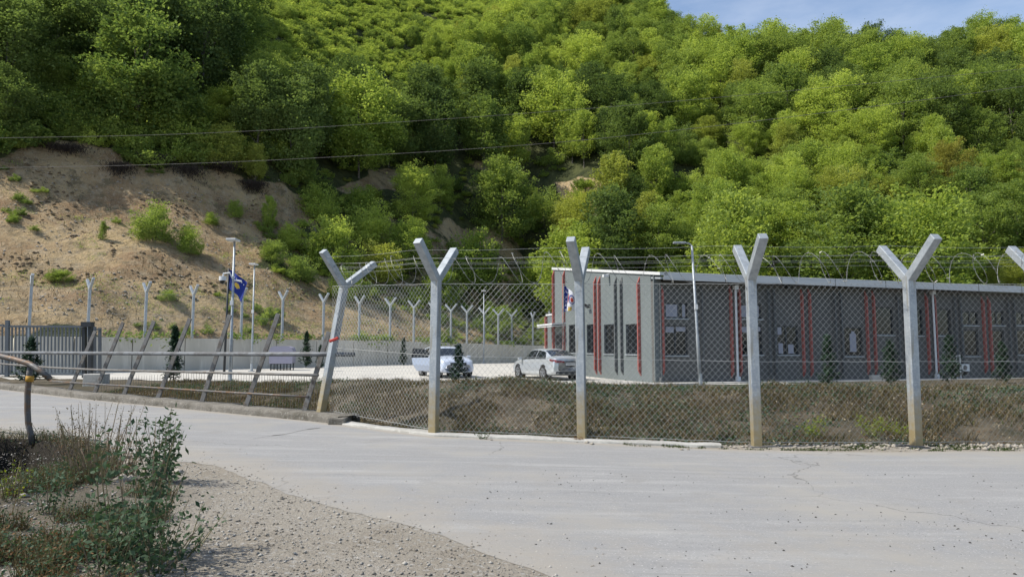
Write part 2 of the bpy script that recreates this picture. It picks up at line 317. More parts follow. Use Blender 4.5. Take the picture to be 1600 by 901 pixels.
def road_build(m, t, b, tc, src):
    N = t.nodes; L = t.links; a = N.new('ShaderNodeAttribute'); a.attribute_name = 'edge'
    nz = N.new('ShaderNodeTexNoise'); nz.inputs['Scale'].default_value = 1.3; nz.inputs['Detail'].default_value = 9; nz.inputs['Roughness'].default_value = .75; L.new(tc.outputs['Object'], nz.inputs[0])
    s = N.new('ShaderNodeMath'); s.operation = 'MULTIPLY_ADD'; s.inputs[1].default_value = 1.5; L.new(nz.outputs[0], s.inputs[0]); L.new(a.outputs['Fac'], s.inputs[2])
    mr = N.new('ShaderNodeMapRange'); mr.inputs[1].default_value = .98; mr.inputs[2].default_value = 1.55; L.new(s.outputs[0], mr.inputs[0])
    mx = N.new('ShaderNodeMix'); mx.data_type = 'RGBA'; L.new(mr.outputs[0], mx.inputs[0]); L.new(src, mx.inputs[6]); mx.inputs[7].default_value = (.30, .275, .235, 1)
    # fine cracks
    vo = N.new('ShaderNodeTexVoronoi'); vo.feature = 'DISTANCE_TO_EDGE'; vo.inputs['Scale'].default_value = .23
    wn = N.new('ShaderNodeTexNoise'); wn.inputs['Scale'].default_value = 1.2; wn.inputs['Detail'].default_value = 6; L.new(tc.outputs['Object'], wn.inputs[0])
    ad = N.new('ShaderNodeMix'); ad.data_type = 'RGBA'; ad.blend_type = 'LINEAR_LIGHT'; ad.inputs[0].default_value = .5; L.new(tc.outputs['Object'], ad.inputs[6]); L.new(wn.outputs[1], ad.inputs[7]); L.new(ad.outputs[2], vo.inputs['Vector'])
    lt = N.new('ShaderNodeMapRange'); lt.inputs[1].default_value = .0012; lt.inputs[2].default_value = .0032; lt.inputs[3].default_value = .55; lt.inputs[4].default_value = 0; L.new(vo.outputs['Distance'], lt.inputs[0])
    n2 = N.new('ShaderNodeTexNoise'); n2.inputs['Scale'].default_value = .35; L.new(tc.outputs['Object'], n2.inputs[0])
    g = N.new('ShaderNodeMapRange'); g.inputs[1].default_value = .5; g.inputs[2].default_value = .6; L.new(n2.outputs[0], g.inputs[0])
    mu = N.new('ShaderNodeMath'); mu.operation = 'MULTIPLY'; L.new(lt.outputs[0], mu.inputs[0]); L.new(g.outputs[0], mu.inputs[1])
    m2 = N.new('ShaderNodeMix'); m2.data_type = 'RGBA'; L.new(mu.outputs[0], m2.inputs[0]); L.new(mx.outputs[2], m2.inputs[6]); m2.inputs[7].default_value = (.07, .065, .06, 1); L.new(m2.outputs[2], b.inputs['Base Color'])
M['road'] = mat('worn_asphalt', (.262, .258, .25), .88, noise=[((.12, .5, 1), (.25, .249, .244), .42, .6, 6), ((.35, 2.6, 1), (.33, .325, .31), .50, .70, 8), ((.25, 5, 1), (.225, .222, .215), .56, .70, 8), (1.7, (.25, .243, .23), .55, .68, 9), (38, (.19, .19, .19), .58, .72, 3), (60, (.44, .43, .41), .60, .72, 2), (.45, (.30, .285, .255), .5, .66, 8)], bump=(70, .35, .015), build=road_build)
def hill_build(m, t, b, tc, src):
    N = t.nodes; L = t.links; a = N.new('ShaderNodeAttribute'); a.attribute_name = 'bare'
    nz = N.new('ShaderNodeTexNoise'); nz.inputs['Scale'].default_value = .45; nz.inputs['Detail'].default_value = 9; nz.inputs['Roughness'].default_value = .7; L.new(tc.outputs['Object'], nz.inputs[0])
    s = N.new('ShaderNodeMath'); s.operation = 'MULTIPLY_ADD'; s.inputs[1].default_value = 1.0; L.new(nz.outputs[0], s.inputs[0]); L.new(a.outputs['Fac'], s.inputs[2])
    mr = N.new('ShaderNodeMapRange'); mr.inputs[1].default_value = .98; mr.inputs[2].default_value = 1.12; L.new(s.outputs[0], mr.inputs[0])
    n2 = N.new('ShaderNodeTexNoise'); n2.inputs['Scale'].default_value = .8; n2.inputs['Detail'].default_value = 7; L.new(tc.outputs['Object'], n2.inputs[0])
    cr = N.new('ShaderNodeValToRGB'); e = cr.color_ramp.elements; e[0].position = .35; e[0].color = (.035, .045, .016, 1); e[1].position = .65; e[1].color = (.09, .10, .035, 1); L.new(n2.outputs[0], cr.inputs[0])
    mx = N.new('ShaderNodeMix'); mx.data_type = 'RGBA'; L.new(mr.outputs[0], mx.inputs[0]); L.new(cr.outputs[0], mx.inputs[6]); L.new(src, mx.inputs[7]); L.new(mx.outputs[2], b.inputs['Base Color'])
M['hill'] = mat('ochre_earth', (.48, .355, .19), .95, noise=[(.16, (.29, .19, .10), .42, .6, 6), ((1.1, 1.1, .45), (.43, .335, .21), .48, .64, 8), (.55, (.20, .155, .085), .53, .64, 9), (2.5, (.16, .12, .075), .56, .68, 7), (9, (.50, .43, .32), .58, .68, 4)], bump=(1.9, 1.0, .6), build=hill_build)

# ---------------------------------------------------------------- ground sheet
def axis(lo, hi, a, b, fine, coarse_max, g=1.09):
    mid = list(np.arange(a, b, fine)); r = []; x = b; st = fine
    while x < hi: r.append(x); st = min(st * g, coarse_max); x += st
    r.append(hi); l = []; x = a; st = fine
    while x > lo: st = min(st * g, coarse_max); x -= st; l.append(max(x, lo))
    return np.array(l[::-1] + mid + r)
def grid(xs, ys):
    X, Y = np.meshgrid(xs, ys); nx, ny = len(xs), len(ys)
    i = (np.arange(ny - 1)[:, None] * nx + np.arange(nx - 1)[None]).ravel()
    return X, Y, np.stack([i, i + 1, i + nx + 1, i + nx], 1)
xs = axis(-900, 900, -10, 10, .11, 40); ys = axis(-900, 95, 4.5, 20, .10, 40)
X, Y, F = grid(xs, ys); Z = G(X, Y)
Z = np.where(Y > Yfoot(X) + .5, np.minimum(Z, .5), Z) 
Z = np.where(Y < -15, np.interp(Y, [-60, -15], [-.3, 0]) + 0 * Z, Z)
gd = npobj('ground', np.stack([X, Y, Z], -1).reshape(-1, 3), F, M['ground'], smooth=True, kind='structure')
s_ = (Y - Yfar(X)); bank = sstep(.3, 1.2, s_ + fbm(X, Y, .8, 71) * .8) * (1 - 0 * s_)
bank = np.maximum(bank, sstep(.4, .9, (Ynear(X) - Y) * .5 + fbm(X, Y, 1.1, 77) * 2.2) * sstep(-2.4, -4.2, X) * .8 * (Y < 14) * (Y > 3))
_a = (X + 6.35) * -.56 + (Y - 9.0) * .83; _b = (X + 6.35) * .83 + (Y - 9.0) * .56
pit_shade = 1 - sstep(1.02, 1.16, np.hypot(_a / 2.3, _b / 1.0) + fbm(X, Y, .7, 21, 3) * .35); att = gd.data.attributes.new('pit', 'FLOAT', 'POINT'); att.data.foreach_set('value', pit_shade.astype(np.float32).ravel())  # mask of the shade painted on the pit's walls, floor and rim
att = gd.data.attributes.new('bank', 'FLOAT', 'POINT'); att.data.foreach_set('value', bank.astype(np.float32).ravel())

# road sheet
rx = np.concatenate([np.linspace(-60, -16, 60), np.linspace(-15.8, 14, 600), np.linspace(14.5, 60, 40)]); rt = np.linspace(0, 1, 90) ** 1.0
RX, RT = np.meshgrid(rx, rt)
yn = Ynear(RX) + fbm(RX, RX * 0, .9, 81) * .55 + fbm(RX, RX * 0, .22, 82, 2) * .16; yf = Yfar(RX) - np.interp(RX, [0, 2, 5], [.0, .05, .30]) + fbm(RX, RX * 0 + 5, .8, 83) * np.interp(RX, [-2, 2], [.03, .25])
yn = np.minimum(yn, yf - .5)
RY = yn + (yf - yn) * RT; RZ = zroad(RX) + .006 + fbm(RX, RY, 3, 85, 2) * .0
gg = G(RX, RY); _k = sstep(0, .45, RY - yn); RZ = np.maximum(RZ * _k + (gg + .003) * (1 - _k), gg + .003)
i = (np.arange(len(rt) - 1)[:, None] * len(rx) + np.arange(len(rx) - 1)[None]).ravel()
rd = npobj('road', np.stack([RX, RY, RZ], -1).reshape(-1, 3), np.stack([i, i + 1, i + len(rx) + 1, i + len(rx)], 1), M['road'], smooth=True, kind='structure')
dn = (RY - yn) * .72; df = (yf - RY)
edge = np.maximum(.62 * (1 - sstep(0, 1.7, np.where(RX > 3.2, 3 + 0 * dn, dn))), .85 * (1 - sstep(0, .55, df)))
edge = np.maximum(edge, .32 * (1 - sstep(1.0, 4.0, np.hypot((RX - 1.5) * .6, RY - 4.5))))
att = rd.data.attributes.new('edge', 'FLOAT', 'POINT'); att.data.foreach_set('value', edge.astype(np.float32).ravel())

# yard paving of the compound
yx = np.linspace(-32, 12, 90); yt = np.linspace(0, 1, 60); YX, YT = np.meshgrid(yx, yt)
y0 = np.interp(YX, [-32, -20, -12, -6, 1, 4.5, 12], [36, 31.5, 29.5, 30, 31.0, 30.2, 30]); y1 = np.maximum(Yfoot(YX) + .2, y0 + 1)
YY = y0 + (y1 - y0) * YT; YZ = G(YX, YY) + .012
i = (np.arange(len(yt) - 1)[:, None] * len(yx) + np.arange(len(yx) - 1)[None]).ravel()
npobj('yard_paving', np.stack([YX, YY, YZ], -1).reshape(-1, 3), np.stack([i, i + 1, i + len(yx) + 1, i + len(yx)], 1), M['yard'], smooth=True, kind='structure')

# hill
hx = axis(-150, 230, -34, 36, .45, 2.6, 1.04); hd = np.concatenate([np.arange(0, 34, .45), np.arange(34, 90, .9), np.arange(90, 260, 2.2)])
HX, HD = np.meshgrid(hx, hd); HY = Yfoot(HX) + HD; HZ = hill(HX, HY)
px_, py_ = proj(HX, HY, HZ)
i = (np.arange(len(hd) - 1)[:, None] * len(hx) + np.arange(len(hx) - 1)[None]).ravel()
HF = np.stack([i, i + 1, i + len(hx) + 1, i + len(hx)], 1)
# the bare scars of the hillside, as outlines on the slope (world X,Y found by looking along the slope once)
def scar_poly(pts):
    out = []
    for p in pts:
        h = ground_hit(*p, f=hill, y0=30)
        if h is None: h = Vector((0, 0, 0))
        out.append((h.x, h.y))
    return np.array(out)
def inpoly(X, Y, P):
    r = np.zeros(np.shape(X), bool); n = len(P)
    for k in range(n):
        x1, y1 = P[k]; x2, y2 = P[(k + 1) % n]
        if y1 == y2: continue
        c = ((y1 > Y) != (y2 > Y)) & (X < (x2 - x1) * (Y - y1) / (y2 - y1) + x1); r ^= c
    return r
SCARS = [scar_poly([(-250, 228), (0, 236), (60, 226), (130, 230), (200, 246), (250, 262), (330, 268), (400, 292), (478, 305), (470, 340), (440, 375), (400, 420), (520, 455), (600, 480), (680, 500), (690, 536), (300, 530), (0, 525), (-400, 525)]),
         scar_poly([(520, 300), (560, 272), (620, 262), (640, 285), (590, 300), (540, 312)]),
         scar_poly([(862, 288), (900, 280), (950, 284), (962, 300), (950, 325), (900, 322), (870, 305)]),
         scar_poly([(690, 345), (730, 352), (800, 390), (840, 400), (830, 412), (760, 395), (700, 372)]),
         scar_poly([(735, 258), (800, 248), (825, 262), (790, 285), (750, 275)])]
def bare(X, Y):
    wx = X + fbm(X, Y, 3, 91) * 2.4; wy = Y + fbm(X, Y, 3, 93) * 2.4; r = np.zeros(np.shape(X))
    for P in SCARS: r = np.maximum(r, inpoly(wx, wy, P))
    return r.astype(float)
BR = bare(HX, HY); mw = (1 - sstep(-.34, -.24, HX / HY)) ; BR = BR * (.72 + .28 * mw); _hu = HX / HY; BR = np.maximum(BR, .56 * sstep(-.36, -.31, _hu) * (1 - sstep(.0, .06, _hu)) * (1 - sstep(24, 34, HD)))
hl = npobj('hillside', np.stack([HX, HY, HZ], -1).reshape(-1, 3), HF, M['hill'], smooth=True, kind='structure')
K = BR.copy()
for _ in range(1): K[1:-1, 1:-1] = (BR[1:-1, 1:-1] * 2 + BR[:-2, 1:-1] + BR[2:, 1:-1] + BR[1:-1, :-2] + BR[1:-1, 2:]) / 6
att = hl.data.attributes.new('bare', 'FLOAT', 'POINT'); att.data.foreach_set('value', K.astype(np.float32).ravel())

# ---------------------------------------------------------------- kerbs
def line_pts(xa, xb, off, step=.5):
    X = np.arange(xa, xb, step if xb > xa else -step); Yv = Yfar(X); P = []
    for x, y in zip(X, Yv):
        g = (Yfar(x + .1) - Yfar(x - .1)) / .2; n = np.array([-g, 1]) / math.hypot(g, 1); P.append((x + n[0] * off, y + n[1] * off, float(zroad(x))))
    return P
def strip(path0, path1, z0, z1, jit=.0):
    mb = MB()
    for k in range(len(path0) - 1):
        a, b = path0[k], path0[k + 1]; c, d = path1[k], path1[k + 1]; j = [random.uniform(-jit, jit) for _ in range(4)] if k == 0 else [0] * 4
        mb.hexa([(a[0], a[1], a[2] + z0), (b[0], b[1], b[2] + z0), (d[0], d[1], d[2] + z0), (c[0], c[1], c[2] + z0), (a[0], a[1], a[2] + z1), (b[0], b[1], b[2] + z1), (d[0], d[1], d[2] + z1), (c[0], c[1], c[2] + z1)])
    return mb
def kerb_sheet(xa, xb, w, h, step=.12, seed=0, rough=.018):
    X = np.arange(xa, xb, step); P0 = line_pts(xa, xb, 0, step)[:len(X)]; P1 = line_pts(xa, xb, w, step)[:len(X)]
    prof = [(0, -.15), (0.0, h * .55), (.02, h * .96), (.5, h), (.97, h), (1, h * .8), (1, -.25)]; V = []
    for k, (a, b) in enumerate(zip(P0, P1)):
        for (t, z) in prof:
            q = fbm(np.array(a[0] * 1.0), np.array(z * 3 + t * 2.), .35, 100 + seed, 3); V.append((a[0] + (b[0] - a[0]) * t + q * rough * 2, a[1] + (b[1] - a[1]) * t - (1 - t) * q * rough * 4, a[2] + z + q * rough * 2))
    n = len(prof); F = []
    for k in range(len(P0) - 1):
        for j in range(n - 1): F.append((k * n + j, k * n + j + n, k * n + j + n + 1, k * n + j + 1))
    return np.array(V), np.array(F)
MB().box((-3.36, float(Yfar(-3.36)) + .23, float(zroad(-3.36)) - .0), (.34, .62, .27)).build('kerb_end', M['kerb'], bevel=.03, kind='structure')
V, F = kerb_sheet(-30, -3.35, .55, .16, rough=.035); npobj('kerb', V, F, M['kerb'], smooth=False, kind='structure')
V, F = kerb_sheet(-3.3, 3.4, .30, .045, seed=5); npobj('kerb', V, F, M['concrete'], kind='structure')

# ---------------------------------------------------------------- retaining wall with its Y-post fence
def foot_x(px):     # where the line of sight of a column meets the wall line
    u = (px - 800) / FPX; Yv = np.linspace(20, 95, 4000); k = np.argmax(Yv >= Yfoot(u * Yv)); return u * Yv[k], Yv[k]
wt = lambda x: float(np.interp(x, [-30, -9.8, 2, 20], [2.40, 2.40, 2.2, 1.45]))
wl = empty('retaining_wall', (0, 0, 0), 0, 'long grey concrete retaining wall at the foot of the hill behind the yard', 'wall')
wx_ = [-62, -40] + list(np.arange(-32, 12, 2.2)) + [12, 18, 30, 45, 60]
mb = MB(); cp_ = MB()
for a, b in zip(wx_[:-1], wx_[1:]):
    ya, yb = float(Yfoot(a)), float(Yfoot(b)); d = Vector((b - a, yb - ya, 0)).normalized(); n = Vector((d.y, -d.x, 0)); za, zb = wt(a), wt(b); g = .05
    A = Vector((a, ya, 0)) + d * g; B = Vector((b, yb, 0)); P = [A, B, B + n * .25, A + n * .25]
    P = [P[3], P[2], P[1], P[0]]; zz = [za, zb, zb, za]
    mb.hexa([(p.x, p.y, -.3) for p in P] + [(p.x, p.y, z) for p, z in zip(P, zz)])
mb.build('wall_panels', M['wall'], wl)
PH, PJ, PO = 2.74, .55, .65     # pole height, arm rise, arm reach
def ypost(name, loc, rz, parent, s=.145, h=PH, tilt=None, arms=(1, 1), m='post'):
    p = MB().box((0, 0, h / 2 - .1), (s, s, h + .2)).build(name, M[m], parent, bevel=.012); p.location = loc
    p.rotation_euler = (0, 0, rz) if tilt is None else tilt
    for k in (0, 1):
        if not arms[k]: continue
        sg = -1 if k == 0 else 1
        a = MB().bar((0, sg * .03, h - .04), (0, sg * PO, h + PJ), s * .98, s * .9, (1, 0, 0)).build('arm', M['galv'], p, bevel=.01)
    return p
wf = empty('perimeter_fence', (0, 0, 0), 0, 'far security fence of Y-topped posts standing along the top of the retaining wall', 'fence')
fpx = [-90, -30, 46, 137, 226, 300, 376, 440, 504, 560, 608, 645, 677, 703, 728, 755, 777, 798, 832, 862]
fposts = []
for q in fpx:
    x, y = foot_x(q); d = Vector((1, float(Yfoot(x + .5) - Yfoot(x - .5)), 0)).normalized()
    p = ypost('post', (x + d.y * .12, y - d.x * .12, wt(x) - .1), math.atan2(d.y, d.x), wf, h=2.95, m='galv'); fposts.append((x + d.y * .12, y - d.x * .12, wt(x)))
def wire_v(poly, h0, h1, pitch, r, k=3, ang=1.0, diag=True):
    """chain link: straight wires leaning both ways between two heights along a polyline"""
    P = [Vector(p) for p in poly]; L = [0]
    for a, b in zip(P[:-1], P[1:]): L.append(L[-1] + (Vector((b.x, b.y)) - Vector((a.x, a.y))).length)
    def pt(s, h):
        s = max(0, min(L[-1], s)); i = max(0, min(len(P) - 2, int(np.searchsorted(L, s, side='right') - 1))); t = (s - L[i]) / max(1e-6, L[i + 1] - L[i]); q = P[i].lerp(P[i + 1], t); return Vector((q.x, q.y, q.z + h))
    mb = MB(); H = h1 - h0; run = H / ang
    for sg in (1, -1):
        for s0 in np.arange(-run, L[-1] + run, pitch):
            a, b = s0, s0 + sg * run; lo, hi = h0, h1
            t0, t1 = 0.0, 1.0
            for lim, below in ((0, True), (L[-1], False)):
                da = (a - lim); db = (b - lim)
                if (da < 0) == below and (db < 0) == below and not (da == 0): t0 = 2; break
                if (da < 0) != (db < 0):
                    tt = da / (da - db)
                    if ((da < 0) == below): t0 = max(t0, tt)
                    else: t1 = min(t1, tt)
            if t0 >= t1 - .01: continue
            n = max(1, int((t1 - t0) * run / 2.2 + 1)); pts = [pt(a + (b - a) * (t0 + (t1 - t0) * i / n), lo + (hi - lo) * (t0 + (t1 - t0) * i / n)) + Vector((0, sg * r, 0)) for i in range(n + 1)]
            mb.tube(pts, r, k, False)
    return mb, pt, L[-1]
mb, pt, LL = wire_v(fposts, .05, 2.75, .16, .0022); mb.build('chain_link_mesh', M['wire'], wf)
mb = MB()
for h in (.1, 1.4, 2.75): mb.tube([pt(s, h) for s in np.linspace(0, LL, 60)], .006, 4)
mb.build('line_wire', M['wire'], wf)

# ---------------------------------------------------------------- near fence: five tall Y posts, mesh, razor coil
nf = empty('security_fence', (0, 0, 0), 0, 'tall chain-link security fence with thick Y-topped steel posts and razor coil beside the road', 'fence')
PB = [(-3.92, 14.85, .22, 42, (R(2), R(6.5))), (-1.36, 12.6, .09, 24, None), (1.17, 12.15, .045, 17, None), (3.9, 11.6, 0, 0, None), (6.47, 11.65, 0, -9, None), (8.72, 11.72, 0, -4, None), (11.9, 11.9, 0, 0, None), (14.7, 12.1, 0, 0, None)]
poly = []
for i, (x, y, z, a, tl) in enumerate(PB):
    if tl: p = ypost('post', (x, y, z), 0, nf, tilt=(Matrix.Rotation(R(9.2), 3, 'Y') @ Matrix.Rotation(R(-a), 3, 'Z')).to_euler())
    else: p = ypost('post', (x, y, z), R(-a), nf, tilt=(0, R([0, .6, -.5, -.4, .3, 0, 0, 0][i]), R(-a)))
    MB().box((0, 0, .01), (.26, .26, .02)).build('base_plate', M['galv_dull'], p)
    poly.append((x, y + .09, z))
poly[0] = (-3.75, 14.9, .25)
mb, pt, LL = wire_v(poly, .02, 2.62, .098, .0021, ang=1.15); mb.build('chain_link_mesh', M['wire'], nf)
mb = MB()
for h in (.06, 1.35, 2.62): mb.tube([pt(s, h + .004 * math.sin(s * 9)) for s in np.linspace(0, LL, 120)], .005, 4)
for k, (o, h) in enumerate([(-.55, 3.17), (-.3, 2.96), (.3, 2.96), (.55, 3.17), (-.4, 3.05), (.42, 3.08)]):
    mb.tube([pt(s, h - .03 * math.sin(math.pi * ((s / 2.65) % 1))) + Vector((0, o, 0)) for s in np.linspace(0, LL, 90)], .0022, 4)
mb.build('barbed_wire', M['wire'], nf)
mb = MB(); pts = []
for s in np.arange(.2, LL - .2, .022):
    wob = float(fbm(np.array(s), np.array(0.), 1.3, 7)); ang = 2 * math.pi * s / (.43 + 0 * s) + wob * 3; rr = .245 * (1 + wob * .5); c = pt(s + .12 * math.sin(ang * .5), 2.88 + wob * .14)
    pts.append(c + Vector((0.10 * math.cos(ang + 1), math.cos(ang) * rr, math.sin(ang) * rr)))
mb.tube(pts, .0036, 4, False)
for q in range(0, len(pts) - 2, 3):      # barbs
    d = Vector([random.uniform(-1, 1) for _ in range(3)]).normalized() * .022; mb.bar(pts[q] - d, pts[q] + d, .004, .012)
mb.build('razor_coil', M['coil'], nf)
t_ = MB().tube([(-3.70, 14.58, 1.72), (-3.52, 14.55, 1.79)], .03, 6).build('tied_tape', M['red_cloth'], nf)

# ---------------------------------------------------------------- bent railing along the kerb (left)
rl = empty('bent_railing', (-10, 18, .2), 0, 'bent steel railing with leaning posts and long pipe on the kerb left of the fence', 'railing')
IV = rl.matrix_world.inverted()
def rel(p, o): return Vector(p) - Vector(o)
O_ = (-10, 18, .2)
def kerb_hit(px, off=.25):
    u = (px - 800) / FPX; Yv = np.linspace(8, 40, 4000); k = np.argmax(Yv - off * 1.2 >= Yfar(u * Yv)); return float(Yv[k])
rods = [((108, 604), (149, 517)), ((147, 614), (192, 504)), ((192, 618), (241, 501)), ((245, 625), (297, 497)), ((314, 636), (359, 492)), ((383, 643), (435, 490)), ((474, 650), (514, 518))]
tops = []
for (a, b) in rods:
    Yf = kerb_hit(a[0]); A = at(a[0], a[1] + 1, Yf); A.z = float(zroad(A.x)) + .1; B = at(b[0], b[1], Yf + .25)
    MB().bar(rel(A, O_), rel(B, O_), .10, .045, (1, 0, 0)).build('post', M['galv_dull'], rl, bevel=.006)
def pipe(pts, r, name='rail', m='galv_dull', k=8):
    P = [rel(at(x, y, kerb_hit(min(x, 500)) + dy), O_) for x, y, dy in pts]; return MB().tube(P, r, k).build(name, M[m], rl, smooth=True)
pipe([(x, y, .06) for x, y in ((-60, 549), (0, 550.5), (140, 551.5), (300, 552.5), (400, 553), (480, 553), (554, 553.5))], .05, m='pipe')
pipe([(x, y, .12) for x, y in ((-60, 562), (0, 568), (80, 574), (153, 577.5), (260, 580), (400, 583.5), (497, 586))], .03)
pipe([(x, y, .10) for x, y in ((78, 595), (150, 600), (235, 605), (330, 611), (400, 615), (482, 619.5))], .026, m='rust')
mb = MB()
for x in np.arange(150, 498, 4.1):
    Yk = kerb_hit(x) + .16; lean = 1.5
    ytop = np.interp(x, [150, 497], [577.5, 586]) if x > 300 else np.interp(x, [150, 300], [590, 582]); ybot = np.interp(x, [150, 480], [610, 648])
    a = rel(at(x + random.uniform(-.6, .6), ybot, Yk), O_); b = rel(at(x + lean + random.uniform(-.6, .6), ytop, Yk), O_); mb.tube([a, b], .0045, 3, False)
mb.build('wire_mesh', M['galv_dull'], rl)
# broken pipe rail in the near left corner
O2 = at(50, 685, 10.9); O2.z = float(G(O2.x, O2.y))
br = empty('broken_handrail', O2, 0, 'short broken pipe handrail with a bent drooping end at the left edge of the road', 'railing')
MB().tube([rel(at(x, y, 10.9 + dy), O2) for x, y, dy in ((-120, 540, .8), (-60, 548, .5), (0, 556, .2), (22, 561, .1), (46, 568, 0), (60, 577, -.05), (78, 591, -.1))], .042, 10).build('rail', M['rust'], br, smooth=True)
MB().tube([rel(at(x, y, 10.95), O2) for x, y in ((48, 570), (45, 590), (43, 615), (43, 640), (44, 660), (48, 678), (51, 694))], .042, 10).build('post', M['rust'], br, smooth=True)
MB().tube([rel(at(x, y, 10.95), O2) for x, y in ((47, 587), (46, 596))], .055, 10).build('tape_band', M['ochre'], br, smooth=True)

# ---------------------------------------------------------------- gate
GY = 33.0; O3 = at(137, 592, GY); O3.z = float(G(O3.x, O3.y))
gt = empty('sliding_gate', O3, 0, 'dark grey metal slatted gate at the left end of the yard', 'gate')
def gp(px, py, dy=0): return rel(at(px, py, GY + dy), O3)
fr = MB(); bars = []
for ya, yb in ((508, 511), (582, 586)): 
    a = gp(6, (ya + yb) / 2); b = gp(133, (ya + yb) / 2 + .5); fr.bar(a, b, .08, .09, (0, 1, 0))
fr.bar(gp(12, 500), gp(11, 588), .16, .12, (1, 0, 0)); fr.build('gate_frame', M['gate'], gt)
for k, x in enumerate(np.arange(19, 131, 5.6)):
    MB().bar(gp(x, 510.5), gp(x - .5, 582), .055, .045, (1, 0, 0)).build('bar', M['gate'], gt)
for _y in (509, 585): MB().bar(gp(-60, _y), gp(6, _y - 1), .08, .08, (0, 1, 0)).build('side_rail', M['gate'], gt)
for x in np.arange(-58, 6, 5.6): MB().bar(gp(x, 510), gp(x, 583), .055, .045, (1, 0, 0)).build('bar', M['gate'], gt)
MB().bar(gp(132, 505, .1), gp(132, 594, .1), .14, .2, (1, 0, 0)).bar(gp(141.5, 505, .1), gp(141.5, 594, .1), .14, .2, (1, 0, 0)).bar(gp(129, 506.5, -.03), gp(145, 506.5, -.03), .3, .22, (0, 1, 0)).build('gate_post', M['dark'], gt)
MB().bar(gp(148, 510, .9), gp(148, 590, .9), .1, .1, (1, 0, 0)).bar(gp(156, 512, 1.6), gp(156, 588, 1.6), .12, .1, (1, 0, 0)).bar(gp(148, 514, .9), gp(156, 515, 1.6), .07, .07).bar(gp(148, 583, .9), gp(156, 582, 1.6), .07, .07).build('guide_post', M['gate'], gt)
pb = at(150, 606, 27); pb.z = float(G(pb.x, pb.y))
MB().box((0, 0, .22), (.75, .5, .5)).build('concrete_block', M['concrete'], bevel=.03, label='squat concrete block under the foot of the gate post by the bank', cat='block').location = (pb.x, pb.y, pb.z - .04)

# ---------------------------------------------------------------- building
BC = Vector((6.15, 31.0, .12)); AX = Vector((.949, .316, 0)).normalized(); BX = Vector((-.316, .949, 0)).normalized()
bl = empty('office_building', BC, math.atan2(AX.y, AX.x), 'low grey building with red and grey vertical fins and a white roof edge', 'building')
# local axes: x along the long wall, y towards the back, z up
def on_long(px, py):
    r = Vector(ray(px, py)); n = BX; o = Vector((0, 0, EYE)); k = (BC - o).dot(n) / r.dot(n); h = o + r * k - BC; return h.dot(AX), h.z
def on_short(px, py):
    r = Vector(ray(px, py)); n = AX; o = Vector((0, 0, EYE)); k = (BC - o).dot(n) / r.dot(n); h = o + r * k - BC; return h.dot(BX), h.z
LW = 34.0; LB, zB = on_short(864, 421); _, zC = on_short(1012, 431)
slope = (zB - zC) / LB
ztop = lambda y: zC + slope * y
print('BUILD', LB, zB, zC, on_long(1600, 451))
zl0 = on_long(1030, 438)[1]
# walls: long wall with window openings left as dark recessed boxes set in front of a shell
sh = MB()
T0 = .25
def slab(x0, x1, y0, y1, z0, z1): return sh.box(((x0 + x1) / 2, (y0 + y1) / 2, (z0 + z1) / 2), (x1 - x0, y1 - y0, z1 - z0))
LWIN = []   # (x0,x1,z0,z1,kind)
def lw(pxa, pxb, pya, pyb, kind):
    xa, _ = on_long(pxa, pya); xb, _ = on_long(pxb, pya); _, z1 = on_long((pxa + pxb) / 2, pya); _, z0 = on_long((pxa + pxb) / 2, pyb); LWIN.append((xa, xb, z0, z1, kind))
for a in [(1039, 1074, 473, 497, 'blindL'), (1039, 1074, 508, 555, 'double'), (1157, 1190, 475, 498, 'blindF'), (1158, 1191, 508, 554, 'double'), (1214, 1247, 509, 554, 'things'), (1319, 1347, 511, 556, 'figure'),
          (1367, 1395, 479, 523, 'plain'), (1418, 1441, 481, 524, 'plain'), (1461, 1485, 482, 524, 'plain'), (1504, 1528, 486, 508, 'wide'), (1506, 1528, 515, 556, 'plain'),
          (1547, 1568, 486, 508, 'wide'), (1548, 1568, 515, 555, 'plain'), (1587, 1611, 487, 508, 'wide'), (1588, 1611, 515, 554, 'plain')]: lw(*a)
for k in range(4):
    x0 = LWIN[-1][0] + 0
    LWIN.append((x0 + 3.0, x0 + 4.2, LWIN[-1][2], LWIN[-1][3], 'plain'))
SWIN = []
for a in [(889, 902, 507, 551), (917, 929, 506.5, 551.5), (944, 960, 506.5, 552.5), (978, 998, 506, 553)]:
    ya, _ = on_short(a[1], 530); yb, _ = on_short(a[0], 530); _, z1 = on_short((a[0] + a[1]) / 2, a[2]); _, z0 = on_short((a[0] + a[1]) / 2, a[3]); SWIN.append((ya, yb, z0, z1))
def wall_with_holes(mb, u0, u1, z0, z1, holes, thick, fn):
    """cells between hole edges; fn(ua,ub,za,zb,zslope?) adds a box"""
    us = sorted({u0, u1, *[h[0] for h in holes], *[h[1] for h in holes]}); us = [u for u in us if u0 <= u <= u1]
    for a, b in zip(us[:-1], us[1:]):
        if b - a < 1e-4: continue
        hs = sorted([(h[2], h[3]) for h in holes if h[0] <= a + 1e-4 and h[1] >= b - 1e-4]); z = z0
        for (p, q) in hs: fn(a, b, z, p, False); z = q
        fn(a, b, z, z1, True)
lm = MB()
wall_with_holes(lm, 0, LW, -.4, zl0 - .02, LWIN, .25, lambda a, b, p, q, t: lm.box(((a + b) / 2, .125, (p + q) / 2), (b - a, .25, q - p)))
lm.build('wall', M['render_dark'] if 0 else mat('long_wall_render', (.115, .115, .108), .92, noise=[(.6, (.10, .101, .096), .4, .65, 5)], bump=(60, .15, .01)), bl)
sm = MB()
